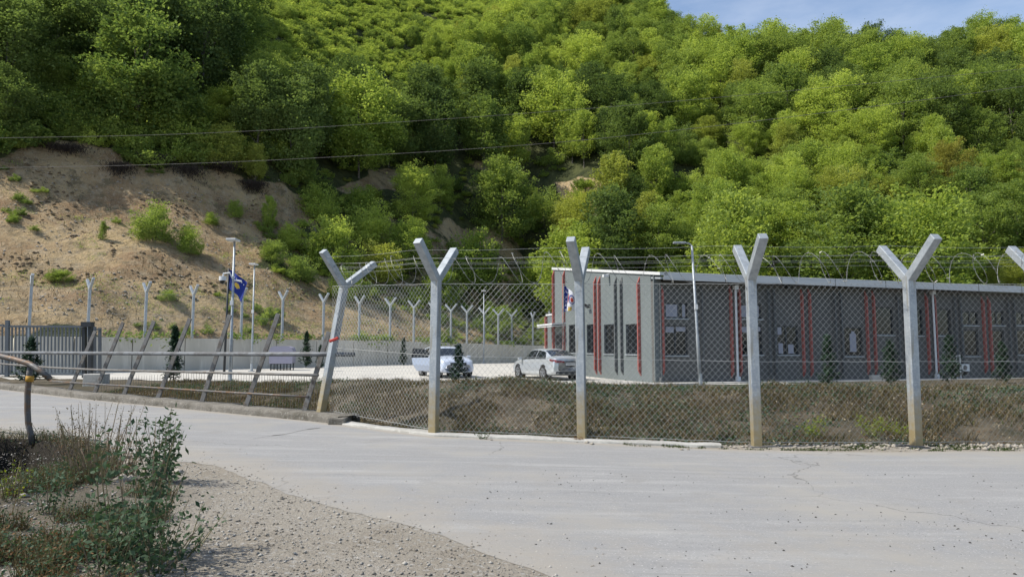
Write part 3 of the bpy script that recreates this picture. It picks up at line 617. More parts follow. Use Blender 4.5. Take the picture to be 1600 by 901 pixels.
def sb(a, b, p, q, t):
    if not t: sm.box((.125, (a + b) / 2, (p + q) / 2), (.25, b - a, q - p)); return
    sm.hexa([(0, a, p), (.25, a, p), (.25, b, p), (0, b, p), (0, a, ztop(a)), (.25, a, ztop(a)), (.25, b, ztop(b)), (0, b, ztop(b))])
wall_with_holes(sm, .252, LB, -.4, 0, SWIN, .25, sb)
sm.build('wall', M['render_left'], bl)
# corner pier, back and far walls, roof
MB().hexa([(-.03, -.06, -.4), (.34, -.06, -.4), (.34, -.003, -.4), (-.03, -.003, -.4), (-.03, -.06, zC), (.34, -.06, zC), (.34, -.003, zC), (-.03, -.003, zC)]).build('corner_pier', M['render_left'], bl)
MB().box((LW / 2, LB - .1, zB / 2 - .3), (LW - .6, .2, zB + .1)).box((LW - .1, LB / 2, 2), (.2, LB - .6, 4.8)).build('wall', M['render_left'], bl)
mb = MB(); e = .28
mb.hexa([(.02, -.55, zl0), (LW, -.55, zl0), (LW, LB, zB - .45), (.02, LB, zB - .45), (.02, -.55, zl0 + .1), (LW, -.55, zl0 + .1), (LW, LB, zB - .3), (.02, LB, zB - .3)])
mb.build('roof', M['galv'], bl)
MB().box((LW / 2 + .1, -.60, zl0 + .13), (LW - .1, .10, .34)).build('fascia', M['coping'], bl, bevel=.01)
for x in np.arange(3.2, LW, 3.0): MB().box((x, -.652, zl0 + .13), (.03, .008, .34)).build('fascia_joint', M['galv_dull'], bl)
MB().hexa([(-.06, -.65, zC + .0 - slope * .6), (.32, -.65, zC - slope * .6), (.32, LB + .05, zB), (-.06, LB + .05, zB), (-.06, -.65, zC + .13 - slope * .6), (.32, -.65, zC + .13 - slope * .6), (.32, LB + .05, zB + .13), (-.06, LB + .05, zB + .13)]).build('coping', M['coping'], bl)
MB().box((LW / 2 - .8, -.66, .02), (LW + 1.8, 1.3, .16)).box((-.9, LB / 2 - .3, .02), (1.6, LB + .6, .14)).build('plinth', M['concrete'], bl, bevel=.02)
# fins
def fin_long(pxa, pxb, col, ya=449, yb=578):
    x0, _ = on_long(pxa, 520); x1, _ = on_long(pxb, 520); xm = (x0 + x1) / 2; t = .07; dp = .15
    _, z1 = on_long(xm and (pxa + pxb) / 2, ya); _, z0 = on_long((pxa + pxb) / 2, yb); z1 = min(z1, zl0 - .12)
    P = [(xm - t / 2, -dp, z0 - .0), (xm + t / 2, -dp, z0), (xm + t / 2, -.002, z0 - .25), (xm - t / 2, -.002, z0 - .25), (xm - t / 2, -dp, z1 - .22), (xm + t / 2, -dp, z1 - .22), (xm + t / 2, -.002, z1 + .08), (xm - t / 2, -.002, z1 + .08)]
    MB().hexa(P).build('fin', M[col], bl)
for a in [(1031, 1038, 'red', 449, 577), (1092, 1100, 'render_dark', 450, 577), (1139, 1144, 'red', 449, 581), (1152, 1158, 'red', 449, 580), (1197, 1203, 'render_dark', 453, 580), (1206, 1212, 'render_dark', 453, 580), (1250, 1256, 'red', 454, 580), (1262, 1268, 'red', 454, 580),
          (1301, 1306, 'render_dark', 457, 580), (1311, 1316, 'render_dark', 457, 580), (1351, 1356, 'red', 457, 577), (1362, 1368, 'red', 457, 577), (1400, 1404, 'render_dark', 460, 577), (1411, 1415, 'render_dark', 460, 577), (1446, 1450, 'red', 460, 577), (1458, 1463, 'red', 460, 577),
          (1489, 1493, 'render_dark', 462, 577), (1498, 1502, 'render_dark', 462, 577), (1534, 1538, 'red', 465, 576), (1543, 1548, 'red', 465, 576), (1573, 1577, 'render_dark', 466, 575), (1582, 1586, 'render_dark', 466, 575), (1618, 1622, 'red', 468, 575)]: fin_long(*a)
def fin_short(pxa, pxb, col, ya, yb, dp=.14):
    y1, _ = on_short(pxa, 520); y0, _ = on_short(pxb, 520); ym = (y0 + y1) / 2; t = .09
    _, z1 = on_short((pxa + pxb) / 2, ya); _, z0 = on_short((pxa + pxb) / 2, yb)
    P = [(-dp, ym - t / 2, z0), (-.002, ym - t / 2, z0 - .25), (-.002, ym + t / 2, z0 - .25), (-dp, ym + t / 2, z0), (-dp, ym - t / 2, z1 - .25), (-.002, ym - t / 2, z1 + .08), (-.002, ym + t / 2, z1 + .08), (-dp, ym + t / 2, z1 - .25)]
    MB().hexa(P).build('fin', M[col], bl)
for a in [(864, 869, 'red', 424, 584), (880, 886, 'red', 424, 586), (902, 907, 'render_dark', 434, 578), (930, 934, 'red', 434, 577), (936, 941, 'red', 434, 577), (961, 967, 'render_dark', 435, 577), (970, 976, 'render_dark', 435, 577), (998, 1003, 'red', 435, 578)]: fin_short(*a)
# windows
def window(x0, x1, z0, z1, side, kind):
    def W(mb, a, b, c, d, p, q):    # a..b along wall, c..d height, p..q depth inwards
        if side == 'L': return mb.box(((a + b) / 2, (p + q) / 2, (c + d) / 2), (b - a, q - p, d - c))
        return mb.box(((p + q) / 2, (a + b) / 2, (c + d) / 2), (q - p, b - a, d - c))
    f = .06; fm = MB()
    W(fm, x0, x1, z0, z0 + f, .05, .12); W(fm, x0, x1, z1 - f, z1, .05, .12); W(fm, x0, x0 + f, z0 + f, z1 - f, .05, .12); W(fm, x1 - f, x1, z0 + f, z1 - f, .05, .12)
    div = {'double': [.47], 'blindL': [.62], 'things': [.45], 'wide': [.5], 'blindF': [], 'plain': [.5] if side == 'S' else []}.get(kind, [])
    for dv in div: xm = x0 + (x1 - x0) * dv; W(fm, xm - .035, xm + .035, z0 + f, z1 - f, .052, .118)
    wn = fm.build('window', M['frame'], bl)
    W(MB(), x0 + f, x1 - f, z0 + f, z1 - f, .085, .095).build('pane', M['glass'], wn)
    W(MB(), x0 - .04, x1 + .04, z0 - .05, z0 - .002, -.05, .048).build('sill', M['galv'], wn)
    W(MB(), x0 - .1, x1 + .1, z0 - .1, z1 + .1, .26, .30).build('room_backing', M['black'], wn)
    b = MB(); wd = x1 - x0; h = z1 - z0
    if kind == 'blindL': W(b, x0 + f, x0 + wd * .58, z0 + h * .1, z1 - f, .07, .084); W(b, x0 + wd * .8, x0 + wd * .93, z0 + h * .1, z1 - f, .07, .084)
    if kind == 'blindF': W(b, x0 + f, x1 - f - .05, z0 + h * .12, z1 - f, .07, .084)
    if kind == 'double': W(b, x0 + f, x0 + wd * .42, z1 - h * .24, z1 - f, .07, .084); W(b, x0 + wd * .53, x1 - f, z1 - h * .2, z1 - f, .07, .084); 
    if kind == 'things': W(b, x0 + f, x0 + wd * .25, z1 - h * .3, z1 - f, .07, .084); W(b, x0 + wd * .04 + f, x0 + wd * .3, z0 + f, z0 + h * .4, .072, .084); W(b, x0 + wd * .55, x0 + wd * .8, z0 + f, z0 + h * .36, .07, .084)
    if kind == 'figure': W(b, x0 + wd * .35, x0 + wd * .7, z0 + h * .15, z0 + h * .78, .07, .084); W(b, x0 + wd * .45, x0 + wd * .62, z0 + h * .78, z0 + h * .86, .07, .084)
    if b.v: b.build('blind', M['blind'], wn)
    if side == 'S' or kind in ('double', 'plain', 'figure'):
        c = MB()
        for k in range(1, 7 if side == 'S' else 4):
            xm = x0 + wd * k / (7 if side == 'S' else 4); W(c, xm - .012, xm + .012, z0 + .02, z1 - .02, -.01, .012)
        if side == 'S': c.build('bar_grille', M['frame'], wn)
for (a, b, c, d, k) in LWIN: window(a, b, c, d, 'L', k)
for (a, b, c, d) in SWIN: window(a, b, c, d, 'S', 'plain')
# downspouts, floodlights, camera
def down(px, ytop_, col, r=.05, hop=True):
    x, z1 = on_long(px, ytop_); z1 = min(z1, zl0 - .03); o = MB().tube([(x, -.14, z1), (x, -.14, .12)], r, 10); 
    if hop: o.box((x, -.15, z1 - .1), (.2, .2, .18))
    o.box((x, -.16, .2), (.16, .16, .22)); o.build('downspout', M[col], bl)
down(1146, 446, 'white'); down(1453, 452, 'white'); down(1028.5, 440, 'render_dark', .03, False)
y_, z_ = on_short(922, 478); MB().box((-.22, y_, z_), (.3, .3, .06), Matrix.Rotation(.6, 3, 'Y')).box((-.06, y_, z_ + .06), (.14, .06, .06)).build('floodlight', M['dark'], bl)
y_, z_ = on_short(952, 428); MB().tube([(0, y_, z_), (-.15, y_, z_ - .04)], .03).box((-.2, y_, z_ - .1), (.28, .16, .12)).build('security_camera', M['white'], bl)
x_, z_ = on_long(1229, 449); MB().box((x_, -.14, z_), (.3, .2, .1)).box((x_, -.03, z_ + .03), (.08, .06, .06)).build('floodlight', M['dark'], bl)
# entrance canopy and rear annex
y_, z_ = on_short(868, 507); MB().box((-.42, y_ - .35, z_), (.84, 2.4, .09), Matrix.Rotation(-.07, 3, 'Y')).box((-.42, y_ - .35, z_ - .12), (.84, 2.4, .04), Matrix.Rotation(-.07, 3, 'Y')).build('canopy', M['white'], bl)
MB().box((-.01, y_ - .55, 1.25), (.05, .9, 2.3)).build('door', M['frame'], bl)
za = 3.75; y9, _ = on_short(853, 530)
MB().box((3, (LB + y9) / 2, za / 2 - .2), (5.9, y9 - LB, za)).build('annex_wall', M['render_left'], bl)
MB().box((3, (LB + y9) / 2, za - .14), (6.0, y9 - LB + .05, .1)).build('annex_coping', M['coping'], bl)
MB().box((-.02, y9 - .08, za / 2 - .1), (.15, .12, za - .3)).build('fin', M['red'], bl)
# small things at the wall
def on_walk(px, Yv): x = (px - 800) / FPX * Yv; return Vector((x, Yv, float(G(x, Yv))))
def near_long(px, off=1.0):   # a point in front of the long wall
    x, _ = on_long(px, 585); p = BC + AX * x - BX * off; return p
p = near_long(1472, .75); z0 = .22
rk = empty('white_rack', (p.x, p.y, z0), math.atan2(AX.y, AX.x), 'small white metal rack standing against the long grey wall between conifers', 'rack')
fr = MB()
for xx in (-.35, -.05, .1, .35): fr.bar((xx, 0, 0), (xx, 0, 1.15), .035, .035)
fr.build('upright', M['white'], rk); fr = MB()
for zz in (.35, .7, 1.12): fr.bar((-.37, 0, zz), (.37, 0, zz), .03, .03, (0, 1, 0))
fr.build('shelf', M['white'], rk)
p = near_long(1492, .55)
ac = empty('outdoor_unit', (p.x, p.y, .56), math.atan2(AX.y, AX.x), 'white air conditioner outdoor unit on the long wall right of the white rack', 'air conditioner')
ac.scale = (.6, .6, .6)
MB().box((0, 0, .3), (.8, .3, .58)).build('casing', M['white'], ac, bevel=.02); MB().tube([(-.1, -.155, .3), (-.1, -.165, .3)], .22, 20).build('fan_grille', M['galv_dull'], ac)
MB().box((-.3, .2, -.15), (.04, .5, .3)).box((.3, .2, -.15), (.04, .5, .3)).box((0,.1,-.36),(.75,.5,.14)).build('bracket', M['galv_dull'], ac)
p = near_long(1348, 1.0); MB().box((0, 0, .12), (.85, .3, .24)).build('kerb_block', M['concrete'], bevel=.03, label='loose pale concrete block lying on the plinth of the long wall', cat='block').location = (p.x, p.y, .2)

# ---------------------------------------------------------------- lamps, flags, bin
def gpt(px, py): p = ground_hit(px, py, y0=15); return p
def lamp(px, pytop, pybase, Yv, label, arm=0, lean=0, camera=False, twin=False):
    X0 = (px - 800) / FPX * Yv; Zg = float(T(X0, Yv)); o = empty('street_lamp', (X0, Yv, Zg), 0, label, 'street lamp', 'lamp posts in the yard')
    top = at(px - lean, pytop, Yv); h = top.z - Zg; dx = top.x - X0; H = Vector((dx, 0, h))
    MB().tube([Vector((0, 0, -.1)), H * .35, H * .36, H], .075, 10, r2=.045).build('pole', M['galv'], o, smooth=True)
    MB().box((0, 0, .03), (.3, .3, .06)).tube([Vector((0, 0, 0)), Vector((0, 0, .5)) + H * .0], .085, 8).build('base', M['galv'], o)
    if arm: MB().tube([H, H + Vector((-.12, 0, .1)), H + Vector((-arm, -.05, .14))], .03, 8).build('arm', M['galv'], o); MB().box(H + Vector((-arm - .1, -.05, .12)), (.5, .2, .07)).build('lamp_head', M['galv'], o, bevel=.02)
    else: MB().box(H + Vector((0, -.15, .03)), (.42, .55, .09)).build('lamp_head', M['coping'], o, bevel=.025)
    MB().box(H * .56 + Vector((0, -.09, 0)), (.12, .1, .2)).build('junction_box', M['white'], o)
    return o, H
o, H = lamp(362.5, 377, 602, 30.0, 'tall grey lamp post with a dome camera beside the blue flag', 0, -4)
ca = MB().tube([H * .73 + Vector((0, -.05, 0)), H * .73 + Vector((-.12, -.1, .25)), H * .73 + Vector((-.38, -.1, .22)), H * .73 + Vector((-.4, -.1, .05))], .035, 8).tube([H * .73 + Vector((.05, 0, -.05)), H * .73 + Vector((.35, 0, -.1))], .04).build('camera_arm', M['white'], o)
cm = MB().tube([H * .73 + Vector((-.4, -.1, .1)), H * .73 + Vector((-.4, -.1, -.08))], .15, 14).build('dome_camera', M['white'], o)
c = H * .73 + Vector((-.4, -.1, -.1)); mb = MB(); mb.tube([c + Vector((0, 0, z)) for z in (.0, -.06, -.11, -.135)], .13, 14, r2=.04); mb.build('camera_dome_glass', M['carglass'], cm)
lamp(395.5, 414, 573, 44.0, 'thin lamp post right of the flag in front of the retaining wall', 0, -2.2)
lamp(756, 455, 565, 66.0, 'distant lamp post in front of the retaining wall between the two cars', 0, 0)
lamp(1092, 384, 602, 29.0, 'leaning lamp post with a short arm in front of the long grey wall', .42, 11)
# flags
def cloth(name, w, h, nu, nv, fn, matf, parent):
    """one mesh per colour patch: grid cells are sorted by matf(u,v)"""
    V = []; 
    for j in range(nv + 1):
        for i in range(nu + 1): V.append(fn(i / nu, j / nv))
    groups = {}
    for j in range(nv):
        for i in range(nu): groups.setdefault(matf((i + .5) / nu, (j + .5) / nv), []).append((j * (nu + 1) + i, j * (nu + 1) + i + 1, (j + 1) * (nu + 1) + i + 1, (j + 1) * (nu + 1) + i))
    main = None
    me = bpy.data.meshes.new(name); keys = list(groups); me.from_pydata([tuple(v) for v in V], [], sum([groups[k] for k in keys], []))
    for k in keys: me.materials.append(M[k])
    idx = sum([[n] * len(groups[k]) for n, k in enumerate(keys)], []); me.polygons.foreach_set('material_index', idx); me.polygons.foreach_set('use_smooth', [True] * len(idx)); me.update()
    o = bpy.data.objects.new(name, me); link(o, parent); s = o.modifiers.new('thickness', 'SOLIDIFY'); s.thickness = .008; return o
Yv = 40.0; A = at(350.5, 573, Yv); A.z = float(G(A.x, A.y)); B = at(357.5, 419, Yv) - A
fl = empty('flag_pole', A, 0, 'black flagpole flying a blue flag with a gold emblem near the lamp post', 'flag')
MB().tube([(0, 0, -.05), B], .07, 8, r2=.05).build('pole', M['dark'], fl, smooth=True)
def f1(u, v):
    a = B * (1 - .0) + Vector((0, 0, -.05)); drop = Vector((0, 0, -1.35 * v)); fold = math.sin(u * 9 + v * 2) * .10
    return a + drop * .85 * (1 - .45 * u * (1 - u)) + Vector((1.05 * u - .25 * u * v, fold, -.75 * u ** 1.15))
def c1(u, v):
    x, y = (u - .55) * 1.5, (v - .55)
    if (x * .9 + y * .3) ** 2 / .030 + (y - x * .2) ** 2 / .022 < 1 and not (x > .1 and y > .08): return 'gold'
    for k in range(6):
        sx = .26 + .115 * k; sy = .24 - .05 * math.sin(math.pi * k / 5)
        if abs(u - sx) < .022 and abs(v - sy) < .03: return 'white_cloth'
    return 'blue'
cloth('flag_cloth', 1, 1, 44, 34, f1, c1, fl)
# second flag, bracketed to the building front
p0 = at(881, 445, 38.5); gz = float(G(p0.x, p0.y))
f2 = empty('wall_flag', (p0.x, p0.y, gz), 0, 'blue and white flag with a round red emblem hanging on a pole before the building', 'flag')
hh = p0.z - gz
MB().tube([(-.05, 0, -.05), (-.02, 0, hh + .05)], .03, 8).build('pole', M['galv_dull'], f2, smooth=True)
def g2(u, v): return Vector((.03 + .78 * u - .1 * v + .0, math.sin(u * 8 + v) * .07, hh - .02 - 1.45 * v * (1 - .40 * u) - .70 * u ** 1.1 + .22 * u * v))
def d2(u, v):
    q = math.hypot((u - .56) * 1.15, (v - .42))
    if u < .27: return 'white_cloth' if (abs(u - .2) < .04 and int(v * 22) % 4 == 0) else 'blue'
    if .30 < u < .36: return 'red_cloth' if .2 < v < .62 else 'white_cloth'
    if q < .24 and q > .17: return 'blue'
    if q < .13: return 'red_cloth'
    if v > .80 and .35 < u < .6: return 'gold'
    return 'white_cloth'
cloth('flag_cloth', 1, 1, 40, 40, g2, d2, f2)
# lilac container by the wall
Yv = 46; A = at(441, 571, Yv); A.z = float(G(A.x, A.y)) + .012
bn = empty('storage_box', A, .1, 'lilac grey rounded plastic container on a dark rack by the retaining wall', 'container')
mb = MB(); prof = [(-.68, .45), (-.70, 1.25), (-.62, 1.42), (-.4, 1.5), (.4, 1.5), (.62, 1.42), (.70, 1.25), (.68, .45)]
n = len(prof); mb.v = [Vector((x, y, z)) for y in (-.5, .5) for x, z in prof]; mb.f = [tuple(range(n))[::1], tuple(range(n, 2 * n))[::-1]] + [(i, (i + 1) % n + 0, (i + 1) % n + n, i + n) for i in range(n)]
mb.build('body', M['lilac'], bn, bevel=.03)
fr = MB()
for xx in (-.6, -.2, .2, .6):
    for yy in (-.45, .45): fr.bar((xx, yy, 0), (xx, yy, .45), .06, .06)
fr.bar((-.65, -.45, .42), (.65, -.45, .42), .06, .06, (0, 1, 0)).bar((-.65, -.45, .1), (.65, -.45, .1), .06, .06, (0, 1, 0)).build('rack', M['dark'], bn)

# ---------------------------------------------------------------- cars
def catmull(P, n):
    P = np.array(P, float); t = np.linspace(0, len(P) - 1, n); i = np.minimum(t.astype(int), len(P) - 2); f = (t - i)[:, None]
    p0 = P[np.maximum(i - 1, 0)]; p1 = P[i]; p2 = P[i + 1]; p3 = P[np.minimum(i + 2, len(P) - 1)]
    c = .5 * (2 * p1 + (-p0 + p2) * f + (2 * p0 - 5 * p1 + 4 * p2 - p3) * f * f + (-p0 + 3 * p1 - 3 * p2 + p3) * f ** 3)
    return c * .6 + (p1 + (p2 - p1) * f) * .4
def car(name, loc, rz, label, st, wb, paint, tyre_r, glass, wr=.66):
    o = empty(name, loc, rz, label, 'car', 'cars parked in the yard')
    S = catmull(st, 90); ring = []
    def sec(r):   # x, wb, zb, wr, zr, wl, zl
        x, w1, z1, w2, z2, wl, zl = r; w1 = max(w1, .05); mid = zl + (z1 - zl) * .5
        return [(0, zl), (wl * .8, zl), (wl * .97, zl + .05), (wl * 1.0, zl + .14), (max(w1, wl) * 1.01, mid), (w1 * 1.005, z1 - .12), (w1 * .985, z1 - .02), (w1 * .955, z1 + .01), (w1 * .955 + (w2 - w1 * .955) * .5, z1 + (z2 - z1) * .46), (w2, z2 - .06 * min(1, (z2 - z1) * 4) ), (w2 * .93, z2 - .02), (w2 * .6, z2 + .008), (0, z2 + .015)]
    Rg = np.array([[(r[0], y, z) for y, z in sec(r)] for r in S]); n = Rg.shape[1]
    # plan rounding of nose and tail happens through the stations
    V = []; F = []
    for i in range(len(S)):
        V += [tuple(p) for p in Rg[i]] + [(p[0], -p[1], p[2]) for p in Rg[i][1:-1][::-1]]
    m = 2 * n - 2
    for i in range(len(S) - 1):
        for j in range(m): F.append((i * m + j, i * m + (j + 1) % m, (i + 1) * m + (j + 1) % m, (i + 1) * m + j))
    F.append(tuple(range(m))); F.append(tuple((len(S) - 1) * m + j for j in range(m))[::-1])
    b = MB(); b.v = [Vector(v) for v in V]; b.f = F; body = b.build('body', paint, o, smooth=True)
    xs_ = Rg[:, 0, 0]
    def patch(name, xa, xb, ja, jb, side, matl, off=.008, par=o, shrinkx=None, taper=None):
        """a piece of the body surface from station x range and ring index range, set a little proud"""
        nx, nj = 14, 8; Vp = []
        for a in np.linspace(0, 1, nx):
            for c in np.linspace(0, 1, nj):
                j = ja + (jb - ja) * c; x0, x1 = (xa, xb) if taper is None else (xa + taper[0] * c, xb - taper[1] * c)
                x = x0 + (x1 - x0) * a; i = np.clip(np.interp(x, xs_, np.arange(len(xs_))), 0, len(xs_) - 1.001); i0 = int(i); fi = i - i0; j0 = min(int(j), n - 2); fj = j - j0
                q = (Rg[i0, j0] * (1 - fi) + Rg[i0 + 1, j0] * fi) * (1 - fj) + (Rg[i0, j0 + 1] * (1 - fi) + Rg[i0 + 1, j0 + 1] * fi) * fj
                du = Rg[min(i0 + 1, len(S) - 1), j0] - Rg[max(i0 - 1, 0), j0]; dv = Rg[i0, j0 + 1] - Rg[i0, j0]; nn = np.cross(du, dv); L = np.linalg.norm(nn); nn = nn / L if L > 1e-9 else np.array([0, 0, 1.])
                if nn[1] < 0 or (abs(nn[1]) < 1e-6 and nn[2] < 0): nn = -nn
                if q[2] > 1.0 and nn[2] < 0: nn = -nn
                q = q + nn * off; Vp.append((q[0], q[1] * side, q[2]))
        Fp = [(a * nj + c, a * nj + c + 1, (a + 1) * nj + c + 1, (a + 1) * nj + c) for a in range(nx - 1) for c in range(nj - 1)]
        b = MB(); b.v = [Vector(v) for v in Vp]; b.f = Fp; return b.build(name, matl, par, smooth=True)
    for s in (1, -1):
        for (xa, xb, tp) in glass['side']: patch('side_window', xa, xb, 7.15, 8.95, s, M['carglass'], taper=tp)
    for s in (1, -1): patch('windscreen', *glass['front'], 9.6, 12, s, M['carglass']) if 0 else None
    def cross(name, xa, xb):   # full width glass
        nx, nj = 10, 15; Vp = []
        for a in np.linspace(0, 1, nx):
            x = xa + (xb - xa) * a; i = np.clip(np.interp(x, xs_, np.arange(len(xs_))), 0, len(xs_) - 1.001); i0 = int(i); fi = i - i0; row = Rg[i0] * (1 - fi) + Rg[i0 + 1] * fi
            du = Rg[i0 + 1, 12] - Rg[i0, 12]; nn = np.array([-du[2], 0, du[0]]); nn = nn / np.linalg.norm(nn)
            for c in np.linspace(-1, 1, nj):
                j = 12 - abs(c) * 2.6; j0 = min(int(j), n - 2); fj = j - j0; q = row[j0] * (1 - fj) + row[j0 + 1] * fj; q = q + nn * .012; Vp.append((q[0], q[1] * (1 if c >= 0 else -1), q[2]))
        Fp = [(a * nj + c, a * nj + c + 1, (a + 1) * nj + c + 1, (a + 1) * nj + c) for a in range(nx - 1) for c in range(nj - 1)]
        b = MB(); b.v = [Vector(v) for v in Vp]; b.f = Fp; return b.build(name, M['carglass'], o, smooth=True)
    cross('windscreen', *glass['front']); cross('rear_window', *glass['rear'])
    for xw in wb:
        for s in (1, -1):
            yy = S[np.argmin(abs(S[:, 0] - xw)), 5] * 1.0
            MB().tube([(xw, s * (yy - .25), tyre_r + .01), (xw, s * (yy + .006), tyre_r + .01)], tyre_r + .055, 24).build('wheel_arch', M['black'], o)
            wh = MB().tube([(xw, s * (yy - .18), tyre_r), (xw, s * (yy + .012), tyre_r), (xw, s * (yy + .022), tyre_r)], tyre_r, 24).build('wheel', M['black'], o)
            mb = MB().tube([(xw, s * (yy), tyre_r), (xw, s * (yy + .026), tyre_r)], tyre_r * wr, 24)
            for k in range(5):
                a = k * 2 * math.pi / 5 + .3; mb.bar((xw, s * (yy + .03), tyre_r), (xw + math.cos(a) * tyre_r * wr, s * (yy + .03), tyre_r + math.sin(a) * tyre_r * wr), .035, .012, (0, 1, 0))
            mb.build('rim', M['rim'], wh)
            dk = MB()
            for k in range(5):
                a = k * 2 * math.pi / 5 + .3 + math.pi / 5; c = Vector((xw + math.cos(a) * tyre_r * .40, s * (yy + .0275), tyre_r + math.sin(a) * tyre_r * .40)); dk.tube([c, c + Vector((0, s * .001, 0))], tyre_r * .15, 8)
            dk.build('rim_gap', M['black'], wh)
    return o, patch, S, Rg
# silver saloon seen from behind
rl_ = at(848.6, 592.6, 34.0); fl_ = at(811, 588.6, 36.45); hd = Vector((fl_.x - rl_.x, fl_.y - rl_.y, 0)).normalized(); hd = (hd + Vector((-.02, 0, 0))).normalized(); rt_ = Vector((hd.y, -hd.x, 0))
cc = Vector((rl_.x, rl_.y, 0)) + hd * 1.3 + rt_ * .88; gz = float(G(cc.x, cc.y)) + .014
sed = [(-2.31, .62, .74, .50, .80, .62, .40), (-2.26, .80, .88, .64, 1.00, .82, .28), (-2.10, .84, .93, .68, 1.07, .86, .24), (-1.80, .86, .94, .68, 1.10, .89, .2), (-1.55, .87, .94, .64, 1.17, .89, .18), (-1.05, .88, .93, .60, 1.37, .89, .18), (-.4, .88, .92, .61, 1.45, .89, .18), (.2, .88, .91, .61, 1.44, .89, .18),
       (.65, .88, .90, .62, 1.33, .89, .18), (1.2, .87, .90, .66, 1.02, .89, .18), (1.6, .86, .86, .66, .95, .88, .2), (2.0, .83, .76, .62, .85, .85, .22), (2.25, .70, .64, .52, .72, .74, .26), (2.34, .5, .52, .4, .58, .55, .32)]
o, patch, S, Rg = car('parked_saloon', (cc.x, cc.y, gz), math.atan2(hd.y, hd.x), 'silver saloon car parked with its tail to the road in front of the building', sed, (-1.3, 1.38), M['silver'], .325,
    {'side': [(-1.45, -.42, (.32, .02)), (-.36, .50, (0, .02)), (.56, 1.12, (-.05, .52))], 'front': (.62, 1.18), 'rear': (-1.72, -1.04)})
for s in (1, -1):
    MB().hexa([(-2.36, s * .32, .80), (-2.36, s * .74, .80), (-2.2, s * .80, .84), (-2.2, s * .32, .80), (-2.34, s * .32, .87), (-2.33, s * .74, .93), (-2.1, s * .87, .96), (-2.2, s * .32, .87)]).build('tail_lamp', M['tail'], o)
    MB().bar((-1.95, s * .875, .93), (-2.2, s * .84, .89), .02, .08, (0, 1, 0)).build('tail_lamp', M['tail'], o)
    mr_ = MB().box((.95, s * 1.0, .97), (.16, .2, .13)).build('wing_mirror', M['silver'], o, bevel=.03)
    MB().box((-2.0, s * .80, .40), (.5, .06, .03)).build('reflector', M['tail'], o)
MB().box((-2.345, 0, .86), (.05, .66, .045)).build('boot_trim', M['dark'], o)
MB().box((-2.352, 0, .73), (.02, .56, .14)).build('plate_frame', M['dark'], o)
pl = MB().box((-2.366, 0, .73), (.01, .50, .105)).build('number_plate', M['white'], o)
mb = MB()
for k, y in enumerate(np.linspace(-.19, .19, 7)): mb.box((-2.3725, y, .73), (.003, .035, .06))
mb.build('characters', M['dark'], pl)
MB().box((-2.26, 0, .34), (.12, 1.45, .14)).build('rear_diffuser', M['dark'], o, bevel=.03)
MB().box((-2.30, 0, .43), (.03, 1.3, .02)).build('bumper_trim', M['rim'], o)
# white crossover facing us, its door standing open
Yc = 35.6; a_ = R(24); hd = Vector((math.sin(a_), -math.cos(a_), 0)); fc = at(716, 590, Yc); cc = Vector((fc.x, fc.y, 0)) - hd * 2.1; gz = float(G(cc.x, cc.y)) + .014
suv = [(-2.12, .70, .80, .55, 1.0, .70, .42), (-2.05, .82, 1.0, .62, 1.30, .85, .32), (-1.75, .87, 1.04, .62, 1.50, .89, .24), (-1.2, .89, 1.02, .62, 1.59, .90, .22), (-.4, .89, 1.0, .63, 1.62, .90, .22), (.2, .89, .99, .63, 1.60, .9, .22), (.6, .89, .98, .64, 1.48, .9, .22), (1.12, .88, .99, .68, 1.12, .9, .22),
       (1.5, .87, .96, .68, 1.05, .9, .24), (1.85, .85, .88, .66, .97, .88, .26), (2.05, .76, .78, .60, .86, .82, .28), (2.13, .62, .62, .5, .70, .70, .34)]
o, patch, S, Rg = car('parked_crossover', (cc.x, cc.y, gz), math.atan2(hd.y, hd.x), 'white crossover car facing the road with one front door standing wide open', suv, (-1.3, 1.3), M['white_paint'], .345,
    {'side': [(-1.5, -.5, (.3, .02)), (-.44, .42, (0, .02)), (.48, 1.04, (-.05, .5))], 'front': (.56, 1.10), 'rear': (-2.0, -1.72)})
for s in (1, -1):
    MB().hexa([(2.0, s * .50, .72), (2.12, s * .42, .72), (1.86, s * .87, .78), (1.7, s * .86, .78), (1.95, s * .5, .80), (2.07, s * .44, .79), (1.80, s * .86, .90), (1.6, s * .86, .90)]).build('headlamp', M['lamp_glass'], o)
    MB().hexa([(2.02, s * .5, .40), (2.12, s * .5, .40), (1.98, s * .84, .42), (1.9, s * .84, .42), (2.02, s * .5, .48), (2.12, s * .5, .48), (1.98, s * .84, .54), (1.9, s * .84, .54)]).build('bumper_vent', M['dark'], o)
    MB().box((.82, s * 1.02, 1.06), (.16, .22, .15)).build('wing_mirror', M['white_paint'], o, bevel=.04)
MB().box((2.115, 0, .70), (.06, .84, .16)).build('grille', M['dark'], o, bevel=.02)
MB().box((2.13, 0, .43), (.06, 1.0, .17)).build('lower_grille', M['dark'], o, bevel=.02)
MB().box((2.10, 0, .30), (.12, 1.3, .05)).build('skid_plate', M['galv'], o, bevel=.02)
pl = MB().box((2.172, 0, .50), (.012, .5, .11)).build('number_plate', M['white'], o); MB().box((2.179, 0, .50), (.003, .38, .05)).build('characters', M['dark'], pl)
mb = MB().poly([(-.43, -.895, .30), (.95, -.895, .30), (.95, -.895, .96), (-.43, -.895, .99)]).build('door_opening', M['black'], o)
o.scale = (1, 1, .96)
